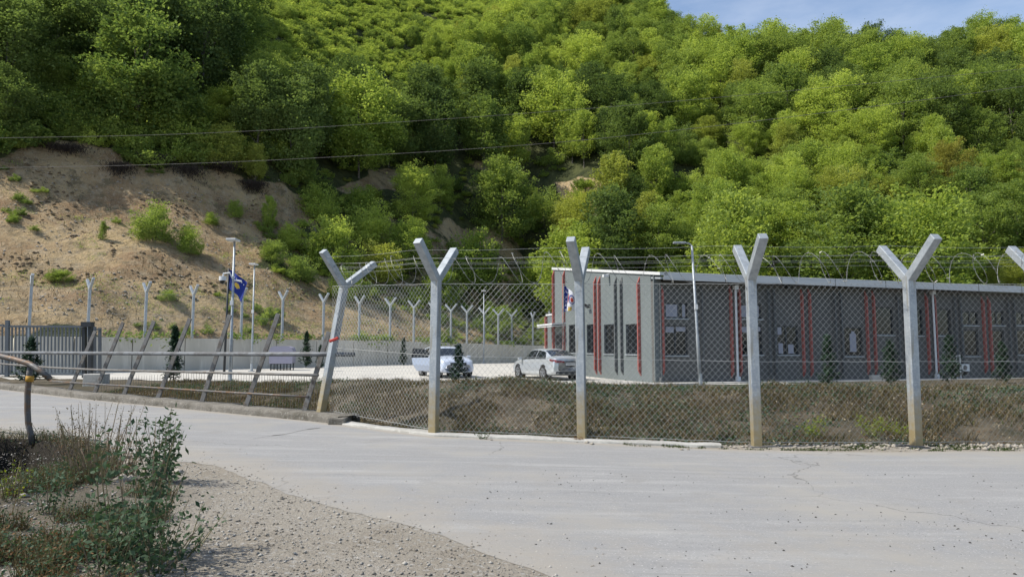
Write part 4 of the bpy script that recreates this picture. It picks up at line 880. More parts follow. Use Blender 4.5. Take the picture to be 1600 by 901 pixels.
# door leaf hinged at the front pillar of the car's right side
dn_ = empty('door_hinge_tmp', (0, 0, 0)); bpy.data.objects.remove(dn_)
dl = MB()
th = R(62); hx_, hy_ = .93, -.90
def dpt(u, z, off=0): return (hx_ - math.cos(th) * u + math.sin(th) * off, hy_ - math.sin(th) * u - math.cos(th) * off * 1, z)
L = 1.12
dl.hexa([dpt(0, .34, -.04), dpt(L * .74, .34, -.04), dpt(L * .74, .34, .05), dpt(0, .34, .05), dpt(0, .62, -.04), dpt(L * .93, .66, -.04), dpt(L * .93, .66, .07), dpt(0, .62, .07)])
dl.hexa([dpt(0, .62, -.04), dpt(L * .93, .66, -.04), dpt(L * .93, .66, .07), dpt(0, .62, .07), dpt(0, 1.0, -.04), dpt(L, 1.02, -.04), dpt(L, 1.02, .03), dpt(0, 1.0, .03)])
door = dl.build('front_door', M['white_paint'], o)
fr = MB(); fr.bar(dpt(.02, 1.0), dpt(.48, 1.46), .05, .05); fr.bar(dpt(.48, 1.46), dpt(L * .93, 1.50), .05, .05); fr.bar(dpt(L * .93, 1.50), dpt(L, 1.02), .07, .05); fr.build('window_frame', M['dark'], door)
MB().poly([dpt(.06, 1.02), dpt(L * .97, 1.03), dpt(L * .92, 1.48), dpt(.50, 1.44)]).build('window', M['frame'], door)

# ---------------------------------------------------------------- overhead cables
def cable(pts, Yv, label, r=.0075):
    X = [p[0] for p in pts]; P = []
    for x in np.linspace(X[0], X[-1], 60):
        P.append(at(x, np.interp(x, X, [p[1] for p in pts]), Yv))
    # smooth
    A = np.array([tuple(p) for p in P]); k = np.ones(9) / 9; Z = np.convolve(np.pad(A[:, 2], 4, 'reflect', reflect_type='odd'), k, 'valid'); A[:, 2] = Z
    return MB().tube([Vector(a) for a in A], r, 5).build('overhead_cable', M['galv_dull'], smooth=True, label=label, cat='cable')
cable([(-500, 224), (0, 215.5), (300, 211), (640, 190), (900, 172), (1075, 157), (1600, 108), (1900, 78)], 27, 'upper overhead cable crossing the forest, highest of the two thin wires')
cable([(-500, 268), (0, 262), (250, 258.5), (500, 247), (800, 230), (985, 212.5), (1120, 197), (1300, 175), (1510, 148), (1900, 92)], 24, 'lower overhead cable crossing the top of the bare bank and the forest')
# ---------------------------------------------------------------- foliage
def leaf_quads(C, Nrm, size, aspect=.62, rg=rng, droop=.0):
    """one pointed leaf-spray (diamond quad, slightly folded) per centre"""
    n = len(C); Nrm = Nrm / np.linalg.norm(Nrm, axis=1, keepdims=True); r = rg.normal(size=(n, 3)); a = np.cross(Nrm, r); a /= np.linalg.norm(a, axis=1, keepdims=True)
    a[:, 2] -= droop; a /= np.linalg.norm(a, axis=1, keepdims=True); b = np.cross(Nrm, a); s = np.asarray(size).reshape(-1, 1) * np.ones((n, 1))
    V = np.stack([C - a * s * .5, C + b * s * aspect * .5 - a * s * .05, C + a * s * .5, C - b * s * aspect * .5 - a * s * .05], 1).reshape(-1, 3)
    return V, np.arange(4 * n).reshape(n, 4)
def crown(h, w, z0, nb, per, leaf, seed, shape='round', layer=.35):
    """crown = many uneven boughs, each a ragged flattened clump of leaf sprays"""
    g = np.random.default_rng(seed); C = []; Nn = []; tips = []
    for i in range(nb):
        t = g.uniform(.03, 1) ** .9; zz = z0 + (h - z0) * t
        if shape == 'round': rad = w / 2 * math.sqrt(max(.04, 1 - (2 * (t - .42) / 1.18) ** 2))
        elif shape == 'cone': rad = w / 2 * (1.03 - t) ** .75
        elif shape == 'tall': rad = w / 2 * (math.sin(math.pi * min(1, t * .93 + .07)) ** .55)
        else: rad = w / 2 * math.sqrt(max(.05, 1 - t ** 2))
        q = g.uniform(.45, 1.0) ** .6; th = g.uniform(0, 2 * math.pi); rad *= g.uniform(.78, 1.12)
        c = np.array([math.cos(th) * rad * q, math.sin(th) * rad * q, zz]); bs = (w * .14 + .16) * g.uniform(.65, 1.35); tips.append(c)
        upf = {'round': .35, 'tall': 1.3, 'cone': .25, 'dome': .7}[shape] + g.uniform(-.25, .5); out = np.array([math.cos(th), math.sin(th), upf + .5 * t * (t > .8)]); out /= np.linalg.norm(out)
        sd = np.cross(out, [0, 0, 1.]); sd /= np.linalg.norm(sd) + 1e-6; nr = np.cross(sd, out)
        a = g.uniform(-1, 1.25, per); wdt = np.sqrt(np.clip(1 - ((a + .15) / 1.42) ** 2, .02, 1)); b1 = g.normal(size=per) * .5 * wdt; b2 = g.normal(size=per) * .26 * wdt
        twig = np.sin(a * 9 + i) * .12 + .25 * np.round(b1 * 2) * (a - .3) * .4
        P = c + np.outer(a * bs * 1.25, out) + np.outer((b1 + twig) * bs * 1.15, sd) + np.outer(b2 * bs * 1.1, nr); P[:, 2] -= layer * bs * .35 * np.clip(a, 0, 2) ** 2
        sc_ = g.uniform(0, 1, per) < .12; P[sc_] += g.normal(size=(int(sc_.sum()), 3)) * bs * .36
        C.append(P); Nn.append(np.outer(np.ones(per), nr * (1 if nr[2] > 0 else -1) * .9) + np.outer(b2 * 1.4, nr) + np.array([0, 0, .35]) + g.normal(size=(per, 3)) * .55)
    C = np.concatenate(C); Nn = np.concatenate(Nn); k = C[:, 2] > .12; C = C[k]; Nn = Nn[k]
    V, F = leaf_quads(C, Nn, leaf * g.uniform(.6, 1.35, len(C)), rg=g); return V, F, tips
def trunk_mesh(h, r, tips, seed, z0=.3, lean=.3):
    rnd = random.Random(seed); mb = MB(); bend = Vector((rnd.uniform(-lean, lean), rnd.uniform(-lean, lean), 0)); P = [Vector((0, 0, -.6)), Vector((0, 0, 0)), bend * .4 + Vector((0, 0, h * .3)), bend + Vector((0, 0, h * .6)), bend * 1.1 + Vector((0, 0, h * .88))]
    mb.tube(P, r, 7, r2=r * .2)
    for c in rnd.sample(tips, min(len(tips), 11)):
        c = Vector(c); s = max(.12, min(.8, (c.z / h) * .62)); b = P[1].lerp(P[4], s); mb.tube([b, b.lerp(c, .5) + Vector((0, 0, .12)), c], r * .38, 5, r2=r * .1)
    return mb
PROTO = {}
def proto(key, h, w, z0, nb, per, leaf, seed, shape, tone, tr=.14):
    V, F, tips = crown(h, w, z0, nb, per, leaf, seed, shape)
    tm = trunk_mesh(h, tr, tips, seed); me = bpy.data.meshes.new('trunk'); me.from_pydata([tuple(v) for v in tm.v], [], tm.f); me.materials.append(M['bark'])
    for tn in tone: PROTO[(key, tn)] = (npmesh('crown', V, F, [LEAF[tn]]), me, h, w)
ALLT = ('bright', 'mid', 'dark', 'yellow', 'orange')
for k in range(4): proto('round%d' % k, 9, 7.4 - .5 * k, 1.0, 96, 210, .25, 100 + k, 'round', ALLT)
for k in range(3): proto('tall%d' % k, 9.4, 4.4 + .5 * k, 1.7, 76, 200, .24, 120 + k, 'tall', ALLT)
proto('cone0', 9, 5.6, .6, 90, 190, .24, 130, 'cone', ALLT)
for k in range(3): proto('bush%d' % k, 4, 5.2, .1, 66, 160, .21, 140 + k, 'dome', ('bright', 'mid', 'dark', 'yellow'), .09)
def tree(name, loc, key, tone, sc, label, cat, group, rz=None, sq=(1, 1, 1)):
    cm, tm, h, w_ = PROTO[(key, tone)]; o = empty(name, loc, random.uniform(0, 6.28) if rz is None else rz, label, cat, group); o.scale = (sc * sq[0], sc * sq[1], sc * sq[2])
    for nm, me in (('trunk', tm), ('crown', cm)): c = bpy.data.objects.new(nm, me); COL.objects.link(c); c.parent = o
    return o
# individually placed bushes and trees one can point at: (crown centre px, base py, crown height px, tone, proto)
MARK = [
 (238, 376, 52, 'mid', 'bush0', 'dense mid-green bush alone on the bare ochre bank', 'bush', 1.15), (295, 396, 40, 'bright', 'bush1', 'small bright green bush on the bare bank right of the dense bush', 'bush', .9),
 (160, 375, 30, 'mid', 'cone0', 'small sapling on the bare bank left of the dense bush', 'bush', .8), (366, 340, 24, 'bright', 'bush2', 'tiny bright tuft-like bush high on the bare bank', 'bush', 1),
 (420, 362, 56, 'bright', 'tall0', 'slender bright sapling at the right end of the bare bank', 'sapling', 1), (398, 296, 70, 'yellow', 'tall1', 'yellowish young tree leaning over the top right edge of the bare bank', 'tree', 1.1),
 (645, 352, 92, 'bright', 'round0', 'bright leafy tree mid-slope above the second fence post', 'tree', 1.05), (785, 378, 125, 'mid', 'round1', 'large dark rounded tree mid-slope left of the office building', 'tree', 1.1), (688, 322, 62, 'bright', 'round2', 'small bright tree between the two larger mid-slope trees', 'tree', 1),
 (640, 430, 85, 'bright', 'round2', 'light green tree low on the slope behind the second fence post', 'tree', 1.1), (735, 455, 86, 'bright', 'bush1', 'broad light green bush low on the slope right of the second fence post', 'bush', .95), (690, 470, 50, 'mid', 'bush2', 'low mid-green bush at the slope foot behind the second fence post', 'bush', 1.1),
 (898, 400, 92, 'yellow', 'round0', 'yellow-green tree on the slope behind the tall end of the building', 'tree', 1.15), (850, 352, 55, 'mid', 'bush0', 'small bushy tree left of the yellow-green tree', 'tree', 1), (945, 415, 62, 'bright', 'bush1', 'bright sprawling bush just above the building roof end', 'bush', 1.2),
 (575, 385, 62, 'bright', 'bush0', 'light bush on the grassy slope left of the mid-slope trees', 'bush', 1.2), (520, 420, 70, 'bright', 'bush2', 'light green bush on the slope above the leaning fence post', 'bush', 1.1), (500, 345, 50, 'bright', 'bush1', 'small light bush at the right edge of the bare bank top', 'bush', 1.2),
 (560, 340, 42, 'bright', 'bush2', 'small round bush below the forest edge on the grassy slope', 'bush', 1.2), (595, 440, 55, 'yellow', 'bush0', 'yellow-green bush at the slope foot right of the leaning fence post', 'bush', 1.1), (545, 470, 45, 'mid', 'bush1', 'mid-green bush beside the foot of the leaning fence post', 'bush', 1.2),
 (1125, 420, 70, 'bright', 'bush2', 'bright bush over the roof left of the middle fence post', 'bush', 1.3), (480, 300, 60, 'mid', 'tall0', 'mid-green young tree at the top right corner of the bare bank', 'tree', 1.2), (345, 262, 60, 'yellow', 'bush1', 'yellow-green bush on the top edge of the bare bank', 'bush', 1.1),
 (775, 520, 40, 'bright', 'bush0', 'light bush at the slope foot above the retaining wall between the cars', 'bush', 1.2), (840, 470, 60, 'bright', 'bush2', 'light green bush on the slope just left of the office building', 'bush', 1.2),
 (455, 388, 34, 'bright', 'bush1', 'small bright bush on the lower right flank of the bare bank above the lamp posts', 'bush', 1.1), (428, 410, 30, 'mid', 'bush2', 'low mid-green bush just above the thin lamp post', 'bush', 1.2), (470, 440, 36, 'mid', 'bush0', 'low bush at the slope foot left of the leaning fence post', 'bush', 1.3),
 (330, 352, 18, 'bright', 'bush0', 'tiny bush in the middle of the bare bank below the root clumps', 'bush', 1.2), (262, 470, 16, 'mid', 'bush1', 'tiny dark bush low on the bare bank above the wall posts', 'bush', 1.6), (95, 440, 16, 'mid', 'bush2', 'flat little bush low on the far left of the bare bank', 'bush', 2.2)]
marks = []
for (px, pb, hp, tone, key, lab, cat, asp) in MARK:
    g = ground_hit(px, pb, f=hill, y0=35)
    if g is None: continue
    h = PROTO[(key, tone)][2]; wd = PROTO[(key, tone)][3]; sz = hp * g.y / FPX / h * 1.0; g.z -= sz * .25
    nm = {'bush': 'bush', 'tree': 'broadleaf_tree', 'sapling': 'sapling'}[cat]
    tree(nm, g, key, tone, sz, lab, cat, None, sq=(asp * .8, asp * .8, 1)); marks.append((g.x, g.y, sz * wd * .5))
marks = np.array(marks)
# forest: a jittered grid over the slope, thinned by what grows where
pts = []
for gy in np.arange(40, 330, 2.9):
    for gx in np.arange(-130, 210, 2.9):
        x = gx + random.uniform(-1.9, 1.9) + (2 if int(gy / 2.9) % 2 else 0); y = gy + random.uniform(-1.9, 1.9)
        if y > Yfoot(x) + 5.5 and abs(x / y) < .86: pts.append((x, y))
P = np.array(pts); PZ = hill(P[:, 0], P[:, 1]); PX, PY = proj(P[:, 0], P[:, 1], PZ); PXt, PYt = proj(P[:, 0], P[:, 1], PZ + 9)
U = P[:, 0] / P[:, 1]; yr = np.interp(U, _U, _YR)
bare_ = bare(P[:, 0], P[:, 1] ) + bare(P[:, 0] - .6, P[:, 1] - .6)
trees = []; shr = []
NZ = vnoise(P[:, 0], P[:, 1], 16, 201) * .6 + vnoise(P[:, 0], P[:, 1], 5, 203) * .4
for k in range(len(P)):
    x, y = P[k]; z = float(PZ[k]); px, py, n = float(PX[k]), float(PY[k]), float(NZ[k])
    if y > yr[k] + 8 or px < -90 or px > 1690 or PYt[k] > 560 or py < -90: continue
    if bare_[k] > 0: continue
    if len(marks) and np.min(np.hypot(marks[:, 0] - x, marks[:, 1] - y) - marks[:, 2]) < .9: continue
    meadow = (340 + max(0, py - 60) * .9 < px < 880) and py < (195 if px < 700 else 150) and not (px > 640 and py > 60 + (px - 640) * .0 and n > .45)
    gully = (395 < px < 870 and py > 292)
    if meadow:
        if random.random() < .05: trees.append((x, y, z, 'bush%d' % random.randrange(3), random.choice(['mid', 'dark', 'bright']), random.uniform(.5, .8), 'meadow'))
        elif random.random() < .12: shr.append((x, y, z, random.uniform(.35, .6)))
        continue
    if gully:
        if random.random() < .45: shr.append((x, y, z, random.uniform(.25, .5)))
        continue
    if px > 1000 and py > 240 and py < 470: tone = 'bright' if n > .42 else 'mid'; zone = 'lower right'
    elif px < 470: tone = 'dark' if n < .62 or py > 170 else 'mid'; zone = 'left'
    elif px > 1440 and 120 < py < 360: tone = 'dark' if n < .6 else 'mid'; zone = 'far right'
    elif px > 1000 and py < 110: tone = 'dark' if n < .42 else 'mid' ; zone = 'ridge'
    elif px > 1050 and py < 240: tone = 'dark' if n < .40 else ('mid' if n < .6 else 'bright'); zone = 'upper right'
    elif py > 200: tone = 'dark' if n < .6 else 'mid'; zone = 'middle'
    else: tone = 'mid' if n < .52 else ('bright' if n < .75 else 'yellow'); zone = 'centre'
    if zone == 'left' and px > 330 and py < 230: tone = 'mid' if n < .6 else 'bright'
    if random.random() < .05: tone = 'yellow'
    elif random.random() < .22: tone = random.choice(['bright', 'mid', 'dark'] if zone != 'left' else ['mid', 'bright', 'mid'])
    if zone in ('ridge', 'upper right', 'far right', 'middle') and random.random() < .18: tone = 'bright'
    if random.random() < .006: tone = 'orange'
    key = random.choices(['round0', random.choice(['round1', 'round3']), 'round2', 'tall0', random.choice(['tall1', 'tall2']), 'cone0', 'bush0', 'bush1'], {'left': [3, 3, 3, 2, 2, 2, 0, 0], 'centre': [1, 1, 1, 4, 4, 2, 1, 1], 'middle': [2, 2, 2, 3, 3, 2, 0, 0], 'lower right': [3, 3, 3, 1, 1, 1, 2, 2], 'ridge': [4, 4, 4, 0, 0, 1, 1, 1]}.get(zone, [3, 3, 3, 1, 1, 1, 1, 1]))[0]
    if key.startswith('bush') and tone == 'orange': tone = 'yellow'
    sc = random.choice([random.uniform(.42, .75), random.uniform(.42, .75), random.uniform(.8, 1.1), random.uniform(1.1, 1.65)]) * {'left': 1.02, 'ridge': .86, 'lower right': .72, 'centre': .72, 'middle': .95, 'far right': .95}.get(zone, .85)
    d = y - float(Yfoot(x)); sc = min(sc, {'ridge': .82, 'lower right': .74, 'upper right': 1.0, 'far right': 1.05, 'centre': 1.0}.get(zone, 1.3))
    if d < 14 and zone == 'lower right': sc *= .75
    if zone == 'centre' and py < 235 and px < 720: sc *= .62
    trees.append((x, y, z, key, tone, sc, zone))
    if random.random() < .5 and bare(np.array(x + 1.8), np.array(y - 1.6)) < .5: shr.append((x + 1.8, y - 1.6, float(hill(x + 1.8, y - 1.6)), random.uniform(.45, .95)))
_o = sorted(range(len(trees)), key=lambda k: -trees[k][5]); _keep = []; _kx = np.zeros(len(trees)); _ky = np.zeros(len(trees)); _kr = np.zeros(len(trees)); _n = 0
for k in _o:
    t = trees[k]; rr_ = PROTO[(t[3], t[4])][3] * t[5] * .5
    if _n and np.any(np.hypot(_kx[:_n] - t[0], _ky[:_n] - t[1]) < .62 * (_kr[:_n] + rr_)): continue
    _kx[_n] = t[0]; _ky[_n] = t[1]; _kr[_n] = rr_; _n += 1; _keep.append(t)
trees = _keep
# nearest, largest-showing trees become things; the rest one far forest
trees.sort(key=lambda t: -(t[5] / t[1]))
frontmost = trees[:250]; rest = trees[250:]
ZL = {'left': 'on the shaded hillside above the bare ochre bank', 'centre': 'in the sunny upper middle of the forested hillside', 'middle': 'in the dense belt of woods above the gully', 'lower right': 'on the slope rising behind the long office building', 'far right': 'in the woods at the right edge above the building roof', 'ridge': 'along the skyline ridge under the blue sky', 'upper right': 'on the upper right hillside below the ridge', 'meadow': 'in the bright shrubby clearing at the top'}
TL = {'bright': 'bright sunlit green', 'mid': 'mid-green', 'dark': 'dark green', 'yellow': 'yellow-green', 'orange': 'orange tinted'}
LM = [(0, 'the left frame edge'), (60, 'the gate'), (130, 'the dark gate post'), (200, 'the concrete block'), (260, 'the feathery conifer'), (320, 'the leaning railing'), (410, 'the blue flag'), (520, 'the lilac container'), (620, 'the leaning fence post'), (740, 'the white car'), (860, 'the silver car'), (960, 'the building end'), (1060, 'the building corner'), (1140, 'the leaning lamp post'), (1260, 'the fourth fence post'), (1370, 'the pale figure window'), (1480, 'the right fence post'), (9999, 'the right roof end')]
def where(x, y, z):
    px, py = [float(q) for q in proj(x, y, z)]; l = [n for lim, n in LM if px < lim][0]
    return px, ('lowest' if py > 320 else 'low' if py > 250 else 'midway' if py > 190 else 'high' if py > 100 else 'topmost') + ' on slope above ' + l
fam = {}
for t in frontmost:
    px, wv = where(*t[:3]); fam.setdefault((TL[t[4]], t[3][0], wv), []).append((px, t))
LAB = {}
for (tn, k0, wv), L_ in fam.items():
    L_.sort(key=lambda q: q[0]); n = len(L_); sh = {'r': 'rounded tree', 't': 'slender tree', 'c': 'pointed tree', 'b': 'bushy tree'}[k0]
    for i, (_, t) in enumerate(L_):
        o_ = '' if n == 1 else ['left', 'right'][i] if n == 2 else ['leftmost', 'middle', 'rightmost'][i] if n == 3 else ('leftmost' if i == 0 else 'rightmost' if i == n - 1 else ['second', 'third', 'fourth', 'fifth', 'sixth', 'seventh', 'eighth', 'ninth', 'tenth'][min(i - 1, 8)] + ' from left')
        LAB[id(t)] = ('%s %s %s' % (tn, sh, wv)) + ('' if not o_ else ', ' + o_)
for t in frontmost:
    (x, y, z, key, tone, sc, zone) = t
    sh = {'r': 'round-crowned broadleaf tree', 't': 'slender upright tree', 'c': 'pointed broadleaf tree', 'b': 'low bushy tree'}[key[0]]
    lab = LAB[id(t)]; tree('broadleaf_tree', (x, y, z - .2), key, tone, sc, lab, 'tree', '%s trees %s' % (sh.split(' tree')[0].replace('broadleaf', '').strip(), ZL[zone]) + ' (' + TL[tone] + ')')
def scatter(name, pts, meshes, label, node_name):
    """uncountable growth: one object whose points carry leafy pieces"""
    src = bpy.data.collections.new(node_name + '_pieces')
    for k, me in enumerate(meshes): src.objects.link(bpy.data.objects.new('%s_%02d' % (node_name, k), me))
    m = bpy.data.meshes.new(name); m.from_pydata([(p[0], p[1], p[2]) for p in pts], [], []); 
    a = m.attributes.new('sc', 'FLOAT_VECTOR', 'POINT'); a.data.foreach_set('vector', np.array([(p[3], p[3], p[3] * p[6]) for p in pts], np.float32).ravel())
    a = m.attributes.new('rt', 'FLOAT_VECTOR', 'POINT'); a.data.foreach_set('vector', np.array([(p[7] if len(p) > 7 else 0, 0, p[4]) for p in pts], np.float32).ravel())
    a = m.attributes.new('ix', 'INT', 'POINT'); a.data.foreach_set('value', np.array([p[5] for p in pts], np.int32))
    o = bpy.data.objects.new(name, m); link(o, label=label, kind='stuff')
    t = bpy.data.node_groups.new(node_name, 'GeometryNodeTree'); t.interface.new_socket('Geometry', in_out='INPUT', socket_type='NodeSocketGeometry'); t.interface.new_socket('Geometry', in_out='OUTPUT', socket_type='NodeSocketGeometry')
    N = t.nodes; L = t.links; gi = N.new('NodeGroupInput'); go = N.new('NodeGroupOutput'); ci = N.new('GeometryNodeCollectionInfo'); ci.inputs[0].default_value = src; ci.inputs[1].default_value = True; ci.inputs[2].default_value = True
    ip = N.new('GeometryNodeInstanceOnPoints'); L.new(gi.outputs[0], ip.inputs['Points']); L.new(ci.outputs[0], ip.inputs['Instance']); ip.inputs['Pick Instance'].default_value = True
    for nm, ty, sk in (('sc', 'FLOAT_VECTOR', 'Scale'), ('rt', 'FLOAT_VECTOR', 'Rotation'), ('ix', 'INT', 'Instance Index')):
        na = N.new('GeometryNodeInputNamedAttribute'); na.data_type = ty; na.inputs[0].default_value = nm; out = [q for q in na.outputs if q.enabled and q.name == 'Attribute'][0]; L.new(out, ip.inputs[sk])
    L.new(ip.outputs[0], go.inputs[0]); md = o.modifiers.new('scatter', 'NODES'); md.node_group = t; return o
keys = sorted({(t[3], t[4]) for t in rest}); kidx = {k: i for i, k in enumerate(keys)}
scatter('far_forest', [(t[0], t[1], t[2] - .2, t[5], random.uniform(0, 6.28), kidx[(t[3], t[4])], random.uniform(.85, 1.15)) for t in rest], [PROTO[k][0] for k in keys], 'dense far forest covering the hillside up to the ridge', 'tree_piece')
print('TREES', len(frontmost), len(rest), len(shr))
# undergrowth: shrubs under the forest and the bright bramble clearing
V, F, _ = crown(2.4, 4.2, .0, 26, 90, .30, 301, 'dome'); S1 = [npmesh('s', V, F, [LEAF[t]]) for t in ('bright', 'mid')]
V, F, _ = crown(2.3, 4.2, .0, 34, 80, .30, 302, 'tall'); S1 += [npmesh('s', V, F, [LEAF[t]]) for t in ('bright', 'mid')]
sp = []
for (x, y, z, s) in shr:
    px, py = proj(x, y, z); md = py < 150 and 330 < px < 880; sp.append((x, y, z - .3, s * (1.35 if md else 1), random.uniform(0, 6.28), random.choice([0, 2, 3, 3]) if md else random.choice([1, 1, 0, 1]), 1))
scatter('undergrowth', sp, S1, 'tangled green undergrowth and brambles between the trees on the hillside', 'shrub_piece')
# extra dense bramble carpet: the clearing and the gully slope and the hill foot
car_ = []
for k in range(46000):
    y = random.uniform(45, 300); x = random.uniform(-.75, .75) * y; f = float(Yfoot(x))
    if y < f + .6: continue
    z = float(hill(x, y)); px, py = [float(q) for q in proj(x, y, z)]
    if py < -30 or px < -40 or px > 1640: continue
    d = y - f; n = float(vnoise(x, y, 3.5, 401)); b_ = float(bare(np.array(x), np.array(y)))
    if 330 < px < 900 and py < 200: s = random.uniform(.22, .6); ix = random.choice([0, 2, 0, 3, 2])
    elif 395 < px < 880 and py > 250:
        if random.random() < .58: continue
        if b_ > 0 and n < .75: continue
        s = random.uniform(.10, .34); ix = random.choice([0, 0, 2, 3, 4, 1])
    elif px < 480 and 150 < py <= 262:
        if b_ > 0: continue
        s = random.uniform(.3, .8); ix = random.choice([0, 1, 1])
    elif px <= 395 and py > 225:
        if random.random() < .4: continue
        if n < .80 and not (d < 1.8 and n > .3): continue
        if n < .80 or random.random() < .35: s = random.uniform(.10, .2); ix = 1
        else: continue
    elif random.random() < .5: continue
    elif px >= 860 and d < 30: s = random.uniform(.3, .6); ix = random.choice([0, 1, 2, 3])
    else: continue
    car_.append((x, y, z - .1 * s * 3, s, random.uniform(0, 6.28), min(ix, 4), random.uniform(.6, 1.2)))
V, F, _ = crown(1.5, 3.6, .0, 18, 70, .26, 303, 'dome'); S2 = S1 + [npmesh('s', V, F, [LEAF['yellow']])]
scatter('brambles', car_, S2, 'low bright brambles carpeting the clearing, the gully and the hill foot', 'bramble_piece')

# ---------------------------------------------------------------- grasses
def blades(P, h, wd, lean, seed=0):
    g = np.random.default_rng(seed); n = len(P); th = g.uniform(0, 6.283, n); d = np.stack([np.cos(th), np.sin(th), 0 * th], 1); hh = (h * g.uniform(.4, 1.3, n))[:, None]; ln = (lean * g.uniform(.1, 1.3, n))[:, None]
    th2 = g.uniform(0, 6.283, n); q = np.stack([np.cos(th2), np.sin(th2), 0 * th2], 1) * np.asarray(wd).reshape(-1, 1) * .5
    up = np.array([0, 0, 1.]); m = P + d * hh * ln * .4 + up * hh * .6; t = P + d * hh * ln + up * hh * (1 - .35 * ln)
    V = np.stack([P - q, P + q, m + q * .7, m - q * .7, t + q * .12, t - q * .12], 1).reshape(-1, 3); i = np.arange(n)[:, None] * 6
    F = np.concatenate([i + np.array([[0, 1, 2, 3]]), i + np.array([[3, 2, 4, 5]])]); return V, F
def bankpts(n, s0, s1, x0, x1, seed, thr=0, ns=.8):
    g = np.random.default_rng(seed); X = g.uniform(x0, x1, n); S = g.uniform(s0, s1, n); Yv = Yfar(X) + S * np.interp(X, [-6, -2], [1.19, 1]); k = vnoise(X, Yv, ns, seed + 7) * .6 + vnoise(X, Yv, ns / 3, seed + 9) * .4 > thr; X = X[k]; Yv = Yv[k]; return np.stack([X, Yv, G(X, Yv) - .01], 1)
P1 = bankpts(110000, .75, 7.2, -13, 15, 501, .47, .8); V, F = blades(P1, .10 + .16 * vnoise(P1[:, 0], P1[:, 1], .45, 999) ** 2, .015, .9, 1); npobj('dry_grass', V, F, M['drygrass'], kind='stuff', label='dry brown grass covering the bank behind the fence')
P2 = bankpts(26000, .8, 8.5, -13, 15, 511, .56, 1.3); V, F = blades(P2, .11, .018, .7, 2); npobj('green_grass', V, F, M['grass'], kind='stuff', label='patches of green grass on the bank behind the fence')
P3 = bankpts(9000, 6.2, 16, 1.5, 22, 521, .42, 1.6); P3 = P3[P3[:, 1] < 29.6 + (P3[:, 0] - 6) * .33]; V, F = blades(P3, .10, .022, .6, 3); npobj('lawn_grass', V, F, M['grass'], kind='stuff', label='thin green grass strip between the bank and the office building')
P4 = bankpts(16000, -.22, .45, 1.6, 14, 531, .50, .5); V, F = blades(P4, .05, .012, .8, 4); npobj('verge_grass', V, F, M['grass'], kind='stuff', label='short green grass along the foot of the fence at the road edge')
# broad-leaved low weeds on the bank
def lowweeds(P, size, per, seed, flat=.5):
    g = np.random.default_rng(seed); C = np.repeat(P, per, 0) + g.normal(size=(len(P) * per, 3)) * np.array([size, size, size * flat]) ; C[:, 2] += size * flat * 1.2; return leaf_quads(C, g.normal(size=C.shape) * .7 + np.array([0, 0, 1.]), size * g.uniform(.3, .7, len(C)), rg=g)
P5 = bankpts(4200, .9, 6.5, -13, 15, 541, .48, 1.4); V, F = lowweeds(P5, .10, 12, 5); npobj('bank_weeds', V, F, M['weed'], kind='stuff', label='low leafy weeds scattered over the bank')
P6 = bankpts(5200, .8, 6.8, -13, 15, 551, .45, .9); V, F = lowweeds(P6, .06, 7, 6, .6); npobj('dead_leaves', V, F, M['rusty_weed'], kind='stuff', label='dry reddish leaf litter on the bank')
P7 = bankpts(16000, .7, 7.0, -13, 15, 561, .42, .7); gq = np.random.default_rng(5); V, F = leaf_quads(P7 + np.array([0, 0, .06]) + gq.normal(size=P7.shape) * .03, gq.normal(size=P7.shape) + np.array([0, -.3, .6]), gq.uniform(.02, .07, len(P7)), .3, rg=gq); npobj('straw_litter', V, F, mat('straw', (.34, .29, .20), .9), kind='stuff', label='pale broken straw strewn on the bank')
# bare-bank tufts, dark hanging roots and stones on the hillside scar
def hillpts(n, seed, cond):
    g = np.random.default_rng(seed); Yv = g.uniform(38, 80, n); X = g.uniform(-.78, -.02, n) * Yv; k = Yv > Yfoot(X) + .4; X = X[k]; Yv = Yv[k]; Z = hill(X, Yv); px, py = proj(X, Yv, Z); k = cond(X, Yv, px, py); return np.stack([X, Yv, Z], 1)[k]
tf = hillpts(26000, 601, lambda X, Y, px, py: (px > -40) & (px < 720) & (py > 250) & ((vnoise(X, Y, 2.6, 603) * .55 + vnoise(X, Y, .9, 605) * .45) > np.where(px > 380, .47, np.where(py > 395, .585, .68))))
V, F = lowweeds(tf, .15, 7, 7, .45); npobj('slope_tufts', V, F, LEAF['mid'], kind='stuff', label='small dark tufts of plants dotted over the bare bank')
tf = hillpts(9000, 611, lambda X, Y, px, py: (px > -40) & (px < 720) & (py > 280) & (vnoise(X, Y, 3.2, 613) > .58)); V, F = blades(tf, .34, .04, .9, 8); npobj('slope_dry_grass', V, F, M['drygrass'], kind='stuff', label='dry pale grass tufts on the bare bank')
def rocks(P, s, seed):
    g = np.random.default_rng(seed); base = np.array([(1, 0, 0), (-1, 0, 0), (0, 1, 0), (0, -1, 0), (0, 0, 1), (0, 0, -.6)], float); tri = np.array([(0, 2, 4), (2, 1, 4), (1, 3, 4), (3, 0, 4), (2, 0, 5), (1, 2, 5), (3, 1, 5), (0, 3, 5)])
    n = len(P); sc = (s * g.uniform(.25, 1.0, n) ** 1.6)[:, None, None]; V = base[None] * sc * g.uniform(.55, 1.3, (n, 6, 3)); a = g.uniform(0, 6.28, n); c, q = np.cos(a)[:, None], np.sin(a)[:, None]; x = V[..., 0] * c - V[..., 1] * q; y = V[..., 0] * q + V[..., 1] * c; V = np.stack([x, y, V[..., 2] * .7], -1) + P[:, None]
    return V.reshape(-1, 3), (tri[None] + (np.arange(n) * 6)[:, None, None]).reshape(-1, 3)
